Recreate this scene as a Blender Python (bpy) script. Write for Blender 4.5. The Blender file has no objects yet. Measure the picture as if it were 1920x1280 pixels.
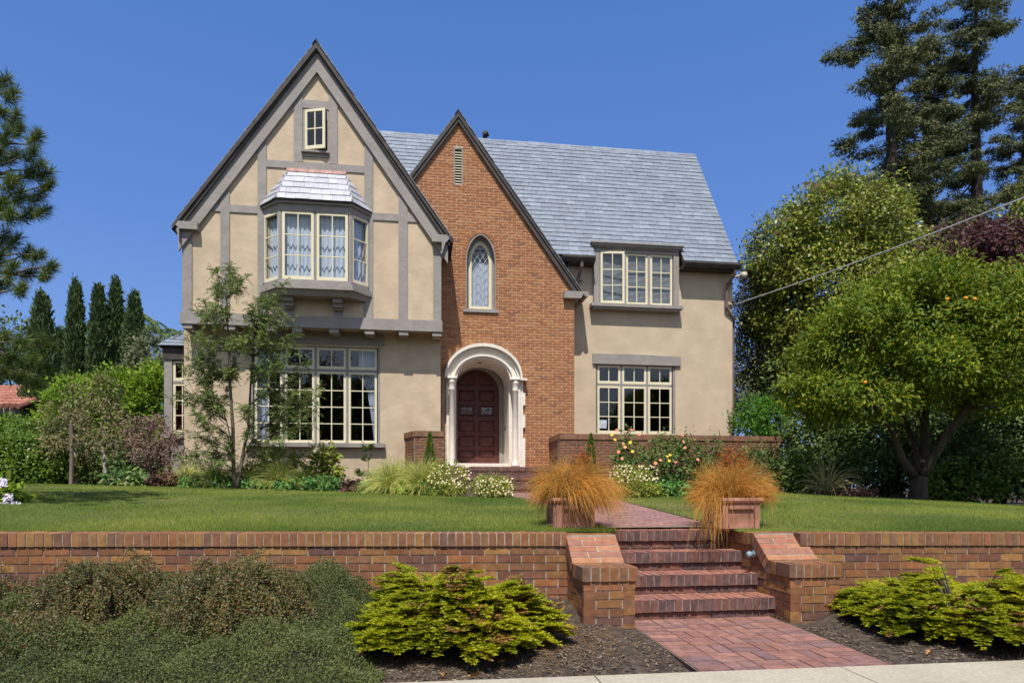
import bpy, math, random
import numpy as np
from mathutils import Vector, Matrix
from mathutils.geometry import delaunay_2d_cdt
random.seed(7); RNG = np.random.default_rng(11)
PI = math.pi
S = bpy.context.scene
C = S.collection
# ------------------------------------------------------------------ camera (eye at the world origin, level, lens shifted up)
cam = bpy.data.objects.new('camera', bpy.data.cameras.new('camera')); C.objects.link(cam)
cam.location = (0, 0, 0); cam.rotation_euler = (PI/2, 0, 0)
cam.data.lens = 36*1230/1920; cam.data.sensor_width = 36; cam.data.shift_y = 278/1920
cam.data.clip_start = .05; cam.data.clip_end = 2000
S.camera = cam
# ------------------------------------------------------------------ sky, sun, exposure
SKYG = [(0., (.34, .56, 1.0)), (.12, (.27, .47, .98)), (.35, (.15, .325, .84)), (.62, (.095, .25, .70)), (1., (.06, .17, .55))]
SUNV = Vector((-.081, -1.02, 1.8)).normalized()          # towards the sun
world = bpy.data.worlds.new('World'); S.world = world; world.use_nodes = True
wt = world.node_tree; bgn = wt.nodes['Background']
sky = wt.nodes.new('ShaderNodeTexSky'); sky.sky_type = 'NISHITA'; sky.sun_disc = False
sky.sun_elevation = math.asin(SUNV.z); sky.sun_rotation = math.atan2(SUNV.x, SUNV.y) % (2*PI)
sky.altitude = 1500; sky.air_density = 1.0; sky.dust_density = 0.0; sky.ozone_density = 3.0
# the photograph's deep, even blue: the sky texture blended with a plain elevation gradient
tcw = wt.nodes.new('ShaderNodeTexCoord'); sxyz = wt.nodes.new('ShaderNodeSeparateXYZ'); wt.links.new(tcw.outputs['Generated'], sxyz.inputs[0])
grd = wt.nodes.new('ShaderNodeValToRGB'); wt.links.new(sxyz.outputs[2], grd.inputs[0])
el = grd.color_ramp.elements
for i, (p, c) in enumerate(SKYG):
    q = el[i] if i < 2 else el.new(p)
    q.position = p; q.color = (c[0], c[1], c[2], 1)
scl = wt.nodes.new('ShaderNodeVectorMath'); scl.operation = 'SCALE'; scl.inputs['Scale'].default_value = 10.
# the half of the sky around the sun (behind the viewer) is made paler and brighter, as added fill for the shadows
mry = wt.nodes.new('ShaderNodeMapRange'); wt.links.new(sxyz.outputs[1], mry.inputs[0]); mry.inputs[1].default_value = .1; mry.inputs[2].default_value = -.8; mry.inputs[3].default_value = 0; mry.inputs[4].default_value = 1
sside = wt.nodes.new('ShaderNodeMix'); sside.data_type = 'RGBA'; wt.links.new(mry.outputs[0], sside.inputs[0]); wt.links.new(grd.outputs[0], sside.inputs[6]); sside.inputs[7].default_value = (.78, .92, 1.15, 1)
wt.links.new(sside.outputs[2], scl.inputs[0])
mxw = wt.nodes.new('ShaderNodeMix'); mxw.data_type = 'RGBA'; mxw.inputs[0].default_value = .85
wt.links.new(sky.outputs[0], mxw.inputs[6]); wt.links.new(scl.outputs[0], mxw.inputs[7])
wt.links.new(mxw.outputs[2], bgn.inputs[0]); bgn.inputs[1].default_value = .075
sun = bpy.data.objects.new('sun', bpy.data.lights.new('sun', 'SUN')); C.objects.link(sun)
sun.data.energy = 5.0; sun.data.angle = math.radians(.5); sun.data.color = (1, .95, .87)
sun.rotation_euler = SUNV.to_track_quat('Z', 'Y').to_euler()
S.view_settings.view_transform = 'Standard'; S.view_settings.look = 'None'
S.view_settings.exposure = .24; S.view_settings.gamma = 1
S.render.engine = 'CYCLES'
S.cycles.max_bounces = 6; S.cycles.diffuse_bounces = 3; S.cycles.glossy_bounces = 3
S.cycles.transmission_bounces = 4; S.cycles.transparent_max_bounces = 8; S.cycles.caustics_reflective = False; S.cycles.caustics_refractive = False
S.cycles.use_denoising = True
# ------------------------------------------------------------------ materials
def nt(name):
    m = bpy.data.materials.new(name); m.use_nodes = True
    return m, m.node_tree, m.node_tree.nodes['Principled BSDF']
def ramp(t, cols, stops=None, interp='LINEAR'):
    r = t.nodes.new('ShaderNodeValToRGB'); e = r.color_ramp.elements; r.color_ramp.interpolation = interp
    n = len(cols)
    for i, c in enumerate(cols):
        p = stops[i] if stops else (i/max(1, n-1) if interp == 'LINEAR' else i/n)
        el = e[i] if i < 2 else e.new(p)
        el.position = p; el.color = (c[0], c[1], c[2], 1)
    return r
def noise(t, scale, detail=4, obj=True, vec=None):
    n = t.nodes.new('ShaderNodeTexNoise'); n.inputs['Scale'].default_value = scale; n.inputs['Detail'].default_value = detail
    if vec is None:
        tc = t.nodes.new('ShaderNodeTexCoord'); vec = tc.outputs['Object']
    t.links.new(vec, n.inputs['Vector']); return n
def mulcol(t, a, b, fac=1., mode='MULTIPLY'):
    m = t.nodes.new('ShaderNodeMix'); m.data_type = 'RGBA'; m.blend_type = mode; m.inputs[0].default_value = fac
    t.links.new(a, m.inputs[6]); t.links.new(b, m.inputs[7]); return m.outputs[2]
def bump(t, b, h, strength, dist=.01):
    n = t.nodes.new('ShaderNodeBump'); n.inputs['Strength'].default_value = strength; n.inputs['Distance'].default_value = dist
    t.links.new(h, n.inputs['Height']); t.links.new(n.outputs[0], b.inputs['Normal'])
def mat(name, cols, rough=.8, island=False, nscale=3., bscale=30., bstr=.3, bdist=.005, nfac=.35, stretch=None, spec=.3, stops=None):
    """base colour from noise (or per piece when island), a broad mottling over it, and a fine bump"""
    m, t, b = nt(name)
    tc = t.nodes.new('ShaderNodeTexCoord'); vec = tc.outputs['Object']
    if stretch:
        mp = t.nodes.new('ShaderNodeMapping'); mp.inputs['Scale'].default_value = stretch
        t.links.new(vec, mp.inputs['Vector']); vec = mp.outputs[0]
    r = ramp(t, cols, stops)
    n1 = noise(t, nscale, 5, vec=vec)
    if island:
        g = t.nodes.new('ShaderNodeNewGeometry'); t.links.new(g.outputs['Random Per Island'], r.inputs[0])
    else:
        mr = t.nodes.new('ShaderNodeMapRange'); mr.inputs[1].default_value = .3; mr.inputs[2].default_value = .7
        t.links.new(n1.outputs[0], mr.inputs[0]); t.links.new(mr.outputs[0], r.inputs[0])
    r2 = ramp(t, [(1-nfac,)*3, (1+nfac*.3,)*3], [.3, .7]); n2 = noise(t, bscale*.35, 6, vec=vec); t.links.new(n2.outputs[0], r2.inputs[0])
    t.links.new(mulcol(t, r.outputs[0], r2.outputs[0]), b.inputs['Base Color'])
    b.inputs['Roughness'].default_value = rough; b.inputs['Specular IOR Level'].default_value = spec
    if bstr:
        n3 = noise(t, bscale, 6, vec=vec); bump(t, b, n3.outputs[0], bstr, bdist)
    return m
def leafmat(name, cols, stops=None, trans=.3, rough=.6, spec=.25, clump=None, var=((.72, .78, .75), (1.15, 1.1, .95))):
    """one colour per leaf, a share of translucency, clumps of warmer and cooler green"""
    m, t, b = nt(name); out = t.nodes['Material Output']
    g = t.nodes.new('ShaderNodeNewGeometry'); r = ramp(t, cols, stops); t.links.new(g.outputs['Random Per Island'], r.inputs[0])
    n = noise(t, clump or 2.0, 2); r2 = ramp(t, list(var), [.35, .65]); t.links.new(n.outputs[0], r2.inputs[0])
    c = mulcol(t, r.outputs[0], r2.outputs[0])
    t.links.new(c, b.inputs['Base Color']); b.inputs['Roughness'].default_value = rough; b.inputs['Specular IOR Level'].default_value = spec
    tr = t.nodes.new('ShaderNodeBsdfTranslucent'); t.links.new(c, tr.inputs[0])
    mx = t.nodes.new('ShaderNodeMixShader'); mx.inputs[0].default_value = trans
    t.links.new(b.outputs[0], mx.inputs[1]); t.links.new(tr.outputs[0], mx.inputs[2]); t.links.new(mx.outputs[0], out.inputs[0])
    return m
M = {}
M['stucco'] = mat('stucco', [(.50, .395, .275), (.56, .445, .315)], .9, nscale=1.2, bscale=7, bstr=.4, bdist=.02, nfac=.17)
M['stucco_smooth'] = mat('stucco_smooth', [(.50, .40, .285), (.55, .44, .315)], .9, nscale=.8, bscale=5, bstr=.35, bdist=.02, nfac=.15)
M['trim'] = mat('trim_paint', [(.265, .238, .222), (.30, .272, .255)], .7, nscale=1, bscale=12, bstr=.6, bdist=.012, nfac=.15, stretch=(1, 1, 1))
M['trim_dark'] = mat('eave_paint', [(.055, .048, .045), (.075, .065, .06)], .7, nscale=2, bscale=14, bstr=.3)
M['cream'] = mat('cream_paint', [(.66, .60, .42), (.70, .64, .46)], .5, nscale=3, bscale=20, bstr=.05, nfac=.05)
M['white'] = mat('cast_stone', [(.70, .645, .56), (.78, .725, .64)], .7, nscale=2, bscale=25, bstr=.2, nfac=.1)
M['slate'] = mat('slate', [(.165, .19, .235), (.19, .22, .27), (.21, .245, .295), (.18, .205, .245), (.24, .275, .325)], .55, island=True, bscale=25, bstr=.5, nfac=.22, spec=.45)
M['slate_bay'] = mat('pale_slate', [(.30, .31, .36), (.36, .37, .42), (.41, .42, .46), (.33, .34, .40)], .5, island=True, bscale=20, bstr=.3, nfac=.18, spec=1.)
M['copper'] = mat('copper_flashing', [(.62, .36, .30), (.70, .45, .38)], .4, bstr=.1)
M['hbrick'] = mat('house_brick', [(.35, .152, .07), (.39, .172, .08), (.43, .205, .095), (.36, .148, .068), (.45, .235, .115), (.41, .182, .085), (.27, .13, .075)], .9, island=True, bscale=40, bstr=.5, nfac=.25)
M['hmortar'] = mat('house_mortar', [(.56, .42, .30), (.62, .48, .35)], .95, bscale=30, bstr=.2)
M['wbrick'] = mat('wall_brick', [(.30, .125, .045), (.19, .082, .045), (.36, .18, .06), (.14, .07, .06), (.33, .135, .055), (.24, .10, .04), (.17, .075, .05), (.29, .14, .05)], .75, island=True, nscale=9, bscale=55, bstr=.35, nfac=.3)
M['capbrick'] = mat('coping_brick', [(.27, .125, .05), (.21, .095, .055), (.33, .17, .06), (.165, .09, .065), (.29, .12, .055), (.24, .11, .042)], .75, island=True, nscale=9, bscale=55, bstr=.35, nfac=.3)
M['mortar'] = mat('mortar', [(.48, .44, .37), (.34, .30, .25)], .95, nscale=12, bscale=60, bstr=.5, nfac=.3)
M['stepmortar'] = mat('step_mortar', [(.33, .28, .235), (.20, .165, .14)], .95, nscale=9, bscale=60, bstr=.5, nfac=.3)
M['slopebrick'] = mat('sloping_top_brick', [(.36, .16, .08), (.31, .125, .075), (.41, .20, .10), (.26, .12, .09)], .8, island=True, bscale=50, bstr=.3, nfac=.25)
M['sbrick'] = mat('step_brick', [(.17, .085, .075), (.13, .078, .078), (.21, .09, .07), (.12, .075, .075), (.23, .10, .075)], .85, island=True, nscale=9, bscale=45, bstr=.5, nfac=.45)
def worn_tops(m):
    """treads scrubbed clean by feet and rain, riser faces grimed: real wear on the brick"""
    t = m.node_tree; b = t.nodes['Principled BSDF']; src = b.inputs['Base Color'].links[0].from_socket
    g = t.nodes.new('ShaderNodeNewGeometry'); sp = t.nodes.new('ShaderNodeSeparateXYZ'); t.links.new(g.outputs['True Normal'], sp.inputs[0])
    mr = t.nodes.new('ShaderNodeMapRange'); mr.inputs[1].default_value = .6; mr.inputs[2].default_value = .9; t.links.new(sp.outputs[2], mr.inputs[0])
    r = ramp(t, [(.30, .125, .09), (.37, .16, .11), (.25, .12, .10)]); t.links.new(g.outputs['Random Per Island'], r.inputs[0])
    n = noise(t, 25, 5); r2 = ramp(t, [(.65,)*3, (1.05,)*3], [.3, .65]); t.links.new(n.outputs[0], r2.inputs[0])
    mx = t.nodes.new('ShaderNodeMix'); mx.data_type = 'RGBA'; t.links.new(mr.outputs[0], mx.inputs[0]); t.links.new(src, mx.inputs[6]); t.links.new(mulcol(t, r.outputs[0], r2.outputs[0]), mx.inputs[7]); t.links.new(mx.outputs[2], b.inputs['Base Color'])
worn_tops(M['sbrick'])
M['pbrick'] = mat('path_brick', [(.285, .135, .10), (.225, .115, .10), (.33, .17, .13), (.19, .11, .11), (.34, .165, .12), (.26, .125, .10)], .85, island=True, nscale=7, bscale=45, bstr=.4, nfac=.35)
M['jointsand'] = mat('joint_sand', [(.27, .22, .16), (.38, .33, .26)], .95, nscale=6, bscale=60, bstr=.5)
M['upath'] = mat('garden_path_brick', [(.30, .155, .135), (.26, .145, .135), (.35, .19, .16), (.23, .13, .13)], .85, island=True, nscale=7, bscale=45, bstr=.3, nfac=.3)
M['terracotta'] = mat('terracotta', [(.36, .17, .115), (.44, .22, .15)], .85, nscale=5, bscale=25, bstr=.3, nfac=.25)
M['door'] = mat('door_paint', [(.092, .030, .025), (.11, .035, .028)], .45, nscale=2, bscale=20, bstr=.1)
M['brass'] = mat('dull_brass', [(.25, .18, .08), (.3, .22, .1)], .35, bstr=0)
M['lead'] = mat('lead_came', [(.5, .52, .55), (.6, .62, .65)], .5, bstr=0)
M['concrete'] = mat('concrete', [(.36, .315, .24), (.45, .40, .31)], .9, nscale=2.5, bscale=120, bstr=.4, nfac=.2)
M['asphalt'] = mat('asphalt', [(.05, .05, .05), (.07, .07, .07)], .9, bscale=80, bstr=.6)
M['soil'] = mat('mulched_soil', [(.050, .035, .026), (.085, .062, .046), (.13, .098, .073)], .95, nscale=14, bscale=70, bstr=.9, bdist=.02, nfac=.5)
M['chips'] = mat('mulch_chips', [(.055, .038, .028), (.10, .07, .05), (.17, .125, .09), (.30, .235, .17), (.08, .055, .04)], .95, island=True, bstr=0, nfac=.2)
M['lawnsoil'] = mat('turf_ground', [(.09, .125, .025), (.12, .145, .035), (.17, .16, .065)], .95, nscale=.9, bscale=90, bstr=.9, bdist=.02, nfac=.35)
M['bark'] = mat('bark', [(.10, .08, .06), (.17, .14, .11)], .95, nscale=6, bscale=30, bstr=.9, bdist=.02, nfac=.4, stretch=(1, 1, .25))
M['darkbark'] = mat('dark_bark', [(.045, .035, .028), (.08, .062, .05)], .95, nscale=6, bscale=30, bstr=.9, bdist=.02, stretch=(1, 1, .25))
M['whitebark'] = mat('painted_trunk', [(.35, .33, .29), (.45, .43, .38)], .9, nscale=6, bscale=30, bstr=.5)
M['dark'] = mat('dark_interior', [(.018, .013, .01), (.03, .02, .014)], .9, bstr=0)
M['redinterior'] = mat('red_interior', [(.20, .04, .02), (.26, .06, .03)], .9, bstr=0)
M['tile'] = mat('roof_tile', [(.36, .13, .09), (.46, .20, .14), (.30, .12, .09)], .85, island=True, bstr=.3)
M['cable'] = mat('cable_sheath', [(.50, .50, .50), (.60, .60, .60)], .6, bstr=0)
M['blackcable'] = mat('black_cable', [(.02, .02, .025), (.03, .03, .035)], .6, bstr=0)
M['plastic'] = mat('cream_plastic', [(.55, .50, .42), (.6, .55, .46)], .5, bstr=0)
M['lampblue'] = mat('grey_lamp_metal', [(.18, .27, .33), (.24, .33, .38)], .35, bstr=0, spec=.6)
M['lamplens'] = mat('lamp_lens', [(.22, .33, .40), (.28, .38, .45)], .15, bstr=0, spec=.6)
M['paper'] = mat('paper', [(.72, .78, .86), (.78, .83, .9)], .8, bstr=0)
M['hose'] = mat('green_tube', [(.01, .08, .03), (.015, .1, .04)], .5, bstr=0)
M['postwood'] = mat('weathered_post', [(.17, .14, .11), (.24, .20, .16)], .9, bscale=20, bstr=.6, stretch=(1, 1, .15))
M['blind'] = mat('blind_slats', [(.50, .50, .49), (.56, .56, .55)], .6, bstr=0)
m, t, b = nt('curtain_cloth'); b.inputs['Base Color'].default_value = (.74, .78, .88, 1); b.inputs['Roughness'].default_value = .9
tr = t.nodes.new('ShaderNodeBsdfTranslucent'); tr.inputs[0].default_value = (.6, .65, .75, 1); mx = t.nodes.new('ShaderNodeMixShader'); mx.inputs[0].default_value = .25
t.links.new(b.outputs[0], mx.inputs[1]); t.links.new(tr.outputs[0], mx.inputs[2]); t.links.new(mx.outputs[0], t.nodes['Material Output'].inputs[0]); M['curtain'] = m
m, t, b = nt('window_glass'); t.nodes.remove(b)
lw = t.nodes.new('ShaderNodeLayerWeight'); lw.inputs[0].default_value = .5
pw = t.nodes.new('ShaderNodeMath'); pw.operation = 'POWER'; t.links.new(lw.outputs['Facing'], pw.inputs[0]); pw.inputs[1].default_value = 5
fr = t.nodes.new('ShaderNodeMath'); fr.operation = 'MULTIPLY_ADD'; t.links.new(pw.outputs[0], fr.inputs[0]); fr.inputs[1].default_value = .9; fr.inputs[2].default_value = .09
gl = t.nodes.new('ShaderNodeBsdfGlossy'); gl.inputs['Roughness'].default_value = .0
tp = t.nodes.new('ShaderNodeBsdfTransparent'); tp.inputs[0].default_value = (.86, .9, .93, 1)
n = noise(t, 2.2, 2); bp = t.nodes.new('ShaderNodeBump'); bp.inputs['Strength'].default_value = .12; bp.inputs['Distance'].default_value = .02
t.links.new(n.outputs[0], bp.inputs['Height']); t.links.new(bp.outputs[0], gl.inputs['Normal'])
mx = t.nodes.new('ShaderNodeMixShader'); t.links.new(fr.outputs[0], mx.inputs[0]); t.links.new(tp.outputs[0], mx.inputs[1]); t.links.new(gl.outputs[0], mx.inputs[2])
t.links.new(mx.outputs[0], t.nodes['Material Output'].inputs[0]); M['glass'] = m
# ------------------------------------------------------------------ object helpers
def link(name, me, parent=None, mats=()):
    o = bpy.data.objects.new(name, me); C.objects.link(o)
    if parent is not None: o.parent = parent
    if me is not None:
        for k in mats: me.materials.append(M[k] if isinstance(k, str) else k)
    return o
def tag(o, label=None, cat=None, group=None, kind=None):
    if label: o['label'] = label
    if cat: o['category'] = cat
    if group: o['group'] = group
    if kind: o['kind'] = kind
    return o
def empty(name, loc=(0, 0, 0), rz=0.):
    o = bpy.data.objects.new(name, None); C.objects.link(o); o.location = loc; o.rotation_euler = (0, 0, rz); o.empty_display_size = .2
    return o
class MB:
    def __init__(s): s.v = []; s.f = []; s.m = []
    def add(s, vs, fs, mi=0):
        k = len(s.v); s.v += [tuple(p) for p in vs]; s.f += [tuple(i+k for i in f) for f in fs]; s.m += [mi]*len(fs)
    def box(s, x0, x1, y0, y1, z0, z1, mi=0, j=0.):
        r = (lambda: random.uniform(-j, j)) if j else (lambda: 0.)
        vs = [(x+r(), y+r(), z+r()) for x in (x0, x1) for y in (y0, y1) for z in (z0, z1)]
        s.add(vs, [(0, 1, 3, 2), (4, 6, 7, 5), (0, 4, 5, 1), (2, 3, 7, 6), (0, 2, 6, 4), (1, 5, 7, 3)], mi)
    def fbox(s, O, A, B, D, a0, a1, b0, b1, d0, d1, mi=0, j=0.):
        """box in the frame O + a A + b B + d D"""
        r = (lambda: random.uniform(-j, j)) if j else (lambda: 0.)
        vs = [O+A*(a+r())+D*(d+r())+B*(b+r()) for a in (a0, a1) for d in (d0, d1) for b in (b0, b1)]
        s.add(vs, [(0, 1, 3, 2), (4, 6, 7, 5), (0, 4, 5, 1), (2, 3, 7, 6), (0, 2, 6, 4), (1, 5, 7, 3)], mi)
    def prism(s, poly, y0, y1, mi=0):
        """polygon of (x, z) extruded along y"""
        n = len(poly)
        vs = [(x, y0, z) for x, z in poly]+[(x, y1, z) for x, z in poly]
        s.add(vs, [tuple(range(n)), tuple(range(2*n-1, n-1, -1))]+[(i, i+n, (i+1) % n+n, (i+1) % n) for i in range(n)], mi)
    def loft(s, rings, mi=0, caps=True, closed=True):
        n = len(rings[0]); vs = [p for r in rings for p in r]; fs = []
        for k in range(len(rings)-1):
            for i in range(n if closed else n-1):
                a = k*n+i; b_ = k*n+(i+1) % n; fs.append((a, b_, b_+n, a+n))
        if caps: fs += [tuple(range(n-1, -1, -1)), tuple(range(len(vs)-n, len(vs)))]
        s.add(vs, fs, mi)
    def tube(s, pts, radii, n=8, mi=0, caps=True):
        pts = [Vector(p) for p in pts]; rings = []
        if not hasattr(radii, '__len__'): radii = [radii]*len(pts)
        prev = None
        for i, p in enumerate(pts):
            d = (pts[min(i+1, len(pts)-1)]-pts[max(i-1, 0)]).normalized()
            if prev is None:
                a = d.orthogonal().normalized()
            else:
                a = (prev-d*prev.dot(d)).normalized()
            prev = a; b_ = d.cross(a)
            rings.append([p+(a*math.cos(2*PI*k/n)+b_*math.sin(2*PI*k/n))*radii[i] for k in range(n)])
        s.loft(rings, mi, caps)
    def lathe(s, prof, c=(0, 0, 0), n=20, mi=0, a0=0., a1=2*PI):
        rings = [[(c[0]+r*math.cos(a0+(a1-a0)*k/n), c[1]+r*math.sin(a0+(a1-a0)*k/n), c[2]+z) for k in range(n)] for r, z in prof]
        s.loft(rings, mi)
    def build(s, name, mats, parent=None, smooth=False):
        me = bpy.data.meshes.new(name); me.from_pydata(s.v, [], s.f); me.validate(); 
        if isinstance(mats, str): mats = (mats,)
        o = link(name, me, parent, mats)
        if len(mats) > 1: me.polygons.foreach_set('material_index', s.m[:len(me.polygons)])
        if smooth: me.shade_smooth()
        me.update(); return o
def quads(name, V, mats, parent=None, n=4, smooth=False):
    """mesh of separate n-gons from an (N, n, 3) array"""
    N = len(V); me = bpy.data.meshes.new(name)
    me.vertices.add(N*n); me.vertices.foreach_set('co', np.ascontiguousarray(V, dtype=np.float32).ravel())
    me.loops.add(N*n); me.loops.foreach_set('vertex_index', np.arange(N*n, dtype=np.int32))
    me.polygons.add(N); me.polygons.foreach_set('loop_start', np.arange(0, N*n, n, dtype=np.int32)); me.update(calc_edges=True)
    if isinstance(mats, str): mats = (mats,)
    return link(name, me, parent, mats)
def ribbons(name, P, W, mats, parent=None):
    """ribbons: P (N, k, 3) centre lines, W (N, k, 3) half-width vectors"""
    N, k = P.shape[:2]; V = np.stack([P-W, P+W], 2).reshape(N*k*2, 3)
    idx = np.arange(N)[:, None, None]*(2*k)+np.arange(k-1)[None, :, None]*2+np.array([0, 1, 3, 2])[None, None, :]
    F = idx.reshape(-1, 4); me = bpy.data.meshes.new(name)
    me.vertices.add(len(V)); me.vertices.foreach_set('co', V.astype(np.float32).ravel())
    me.loops.add(F.size); me.loops.foreach_set('vertex_index', F.astype(np.int32).ravel())
    me.polygons.add(len(F)); me.polygons.foreach_set('loop_start', np.arange(0, F.size, 4, dtype=np.int32)); me.update(calc_edges=True)
    if isinstance(mats, str): mats = (mats,)
    return link(name, me, parent, mats)
def copy_tree(o, parent=None):
    c = o.copy(); C.objects.link(c); c.parent = parent
    for ch in list(o.children): copy_tree(ch, c)
    return c
def at(px, py, Y): return Vector(((px-960)/1230*Y, Y, (918-py)/1230*Y))
# the house stands turned a little from the picture plane
HO = Vector((-4.63, 15.4, 0)); HA = math.atan(.138)
HE = Vector((math.cos(HA), math.sin(HA), 0)); HN = Vector((-math.sin(HA), math.cos(HA), 0))
def hw(u, v, z=0.): return HO+HE*u+HN*v+Vector((0, 0, z))
XA, ZA, YA = Vector((1, 0, 0)), Vector((0, 0, 1)), Vector((0, 1, 0))
# ------------------------------------------------------------------ the ground
def lerp(a, b, t): return a+(b-a)*t
def sstep(t): t = min(1., max(0., t)); return t*t*(3-2*t)
FZ = [(-30, .2), (-10, .10), (-6, .03), (-4, -.02), (-1, -.07), (2, -.07), (5, -.03), (7, -.12), (9.5, -.30), (14, -.4), (30, -.5)]
def wallY(X): return 5.445+.076*X
def fz(X):
    if X <= FZ[0][0]: return FZ[0][1]
    for (a, za), (b_, zb) in zip(FZ, FZ[1:]):
        if X <= b_: return lerp(za, zb, (X-a)/(b_-a))
    return FZ[-1][1]
def lawn_z(X, Y):
    z0 = -.0663*wallY(X)-.012
    t = min(1., max(0., (Y-wallY(X)-.3)/7.2))
    return lerp(z0, fz(X), t**.9)
def bed_z(X, Y):
    w = wallY(X)-Y                                   # soil falls gently from the wall to the sidewalk
    z = lerp(-.885, -1.078, min(1., max(0., w/1.5)))
    if .3 < X < 2.9: z = -.018+min(z, lerp(-1.055, -1.03, min(1, max(0, (Y-3.8)/1.2)))) if .72 < X < 2.5 else lerp(z, -1.04, .6 if Y < 5.1 else .2)
    return z
def ground_z(X, Y):
    stair = -.2 < X < 2.9
    w = Y-wallY(X); k = .10
    if stair and .7 < X < 2.6: k = .62
    if w < -1.62-.05*X: return -1.085
    return lerp(bed_z(X, Y), lawn_z(X, Y), sstep((w-k)/.12))
def frange(a, b_, s): return list(np.arange(a, b_, s))
gx = [-400, -200, -100, -50, -30, -20]+frange(-14, 14, .14)+[14, 20, 30, 50, 100, 200, 400]
gy = [-400, -200, -100, -50, -20, -8, 0, 2]+frange(3, 5, .1)+frange(5, 6.6, .05)+frange(6.6, 16, .25)+[16, 18, 22, 30, 50, 100, 200, 400]
gv = []; 
for Y in gy:
    for X in gx: gv.append((X, Y, ground_z(X, Y) if Y > 2.5 else -1.25))
nx = len(gx); gf = [(j*nx+i, j*nx+i+1, (j+1)*nx+i+1, (j+1)*nx+i) for j in range(len(gy)-1) for i in range(nx-1)]
me = bpy.data.meshes.new('ground'); me.from_pydata(gv, [], gf); tag(link('ground', me, None, ['soil']), kind='structure'); me.shade_smooth()
# lawn: two sheets of turf over the ground, either side of the garden path
def back(X):      # far edge of the turf (Y), where the planting beds begin
    pts = [(-14, 15.5), (-11, 14.8), (-7, 12.9), (-4.6, 12.7), (-2.2, 12.6), (-1.3, 11.6), (0.0, 11.2), (.3, 11.0), (1.5, 10.9), (2.2, 12.2), (4.4, 12.8), (6, 12.6), (8, 12.2), (10, 11.6), (14, 11)]
    for (a, ya), (b_, yb) in zip(pts, pts[1:]):
        if X <= b_: return lerp(ya, yb, (X-a)/(b_-a))
    return 11
def path_l(Y): return .93-.138*(Y-5.9)-.02
def path_r(Y): return 2.02-.07*(Y-5.9)+.03 if Y < 11 else 1.66-.2*(Y-11)
def lawn_sheet(name, side):
    vs = []; fs = []; rows = 60; cols = 70
    for j in range(rows+1):
        for i in range(cols+1):
            s = i/cols; X = -12+(s*13.0) if side < 0 else 1.0+s*12.5
            for _ in range(3):
                Y0 = wallY(X)+.28; Y1 = back(X)
                Y = lerp(Y0, Y1, j/rows)
                X = lerp(-15, path_l(Y), s) if side < 0 else lerp(path_r(Y), 15.5, s)
            vs.append((X, Y, lawn_z(X, Y)+.006))
    for j in range(rows):
        for i in range(cols):
            a = j*(cols+1)+i; fs.append((a, a+1, a+cols+2, a+cols+1))
    me = bpy.data.meshes.new(name); me.from_pydata(vs, [], fs); me.shade_smooth()
    return tag(link(name, me, None, ['lawnsoil']), kind='structure')
lawn_sheet('lawn', -1); lawn_sheet('lawn', 1)
# ------------------------------------------------------------------ brick helpers
def courses(mb, O, A, B, D, a0, a1, b_top, b_bot, bl=.195, bh=.0575, joint=.0095, dep=.09, off=0., mi=0, proud=.0, j=.0015, spans=None):
    """running-bond bricks laid down from b_top to b_bot, their faces at d = 0 (mortar behind)"""
    b_ = b_top; k = 0
    while b_ > b_bot+.001:
        lo = max(b_bot, b_-bh)
        for (s0, s1) in (spans(lo, b_) if spans else [(a0, a1)]):
            start = a0+off+(0 if k % 2 else -(bl+joint)/2)
            n = int((s0-start)/(bl+joint))-1; a = start+n*(bl+joint)
            while a < s1:
                x0, x1 = max(a, s0), min(a+bl, s1)
                if x1-x0 > .02:
                    dd = random.uniform(-.0015, .0015)
                    mb.fbox(O, A, B, D, x0, x1, lo, b_, -proud+dd, dep, mi, j)
                a += bl+joint
        b_ -= bh+joint; k += 1
def rowlocks(mb, O, A, B, D, a0, a1, b0, b1, d0, d1, w=.0575, joint=.0095, mi=0, j=.0015):
    n = max(1, round((a1-a0+joint)/(w+joint))); p = (a1-a0+joint)/n
    for i in range(n):
        mb.fbox(O, A, B, D, a0+i*p, a0+(i+1)*p-joint, b0, b1, d0+random.uniform(-.002, .002), d1, mi, j)
# retaining wall left and right of the steps
def retaining_wall(X0, X1, label):
    P0 = Vector((X0, wallY(X0), -.0663*wallY(X0))); P1 = Vector((X1, wallY(X1), -.0663*wallY(X1)))
    A = (P1-P0).normalized(); L = (P1-P0).length; B = ZA; D = Vector((-A.y, A.x, 0)).normalized()
    root = empty('retaining_wall', P0); O = Vector((0, 0, 0))
    tag(root, label, 'garden wall', 'low brick walls holding up the lawn')
    mb = MB(); courses(mb, O, A, B, D, 0, L, -.114, -.78, dep=.1)
    mb.fbox(O, A, B, D, .002, L-.002, -.8, -.108, .0075, .26, 1)
    mb.build('brickwork', ('wbrick', 'mortar'), root)
    c = MB(); rowlocks(c, O, A, B, D, 0, L, -.104, 0, -.013, .20); 
    rowlocks(c, O, A, B, D, 0, L, -.104, -.001, .21, .295)
    c.fbox(O, A, B, D, .002, L-.002, -.102, -.004, -.006, .29, 1); c.build('coping', ('capbrick', 'mortar'), root)
    for px, py in ((505, 1119), (728, 1113), (990, 1109)):
        X = (px-960)/1230*5.445/(1-.076*(px-960)/1230); a = (X-X0)/A.x
        if 0 < a < L:
            z = (918-py)/1230*wallY(X)-P0.z; w = MB(); w.box(-.014, .014, -.006, .02, -.015, .015); o = w.build('weep_hole', 'dark', root); o.location = O+A*a+Vector((0, 0, z)); o.rotation_euler = (0, 0, math.atan(.076))
    return root
retaining_wall(-9.5, .47, 'long low red brick retaining wall with shrubs growing in front, beside the pot nearest the door')
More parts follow.
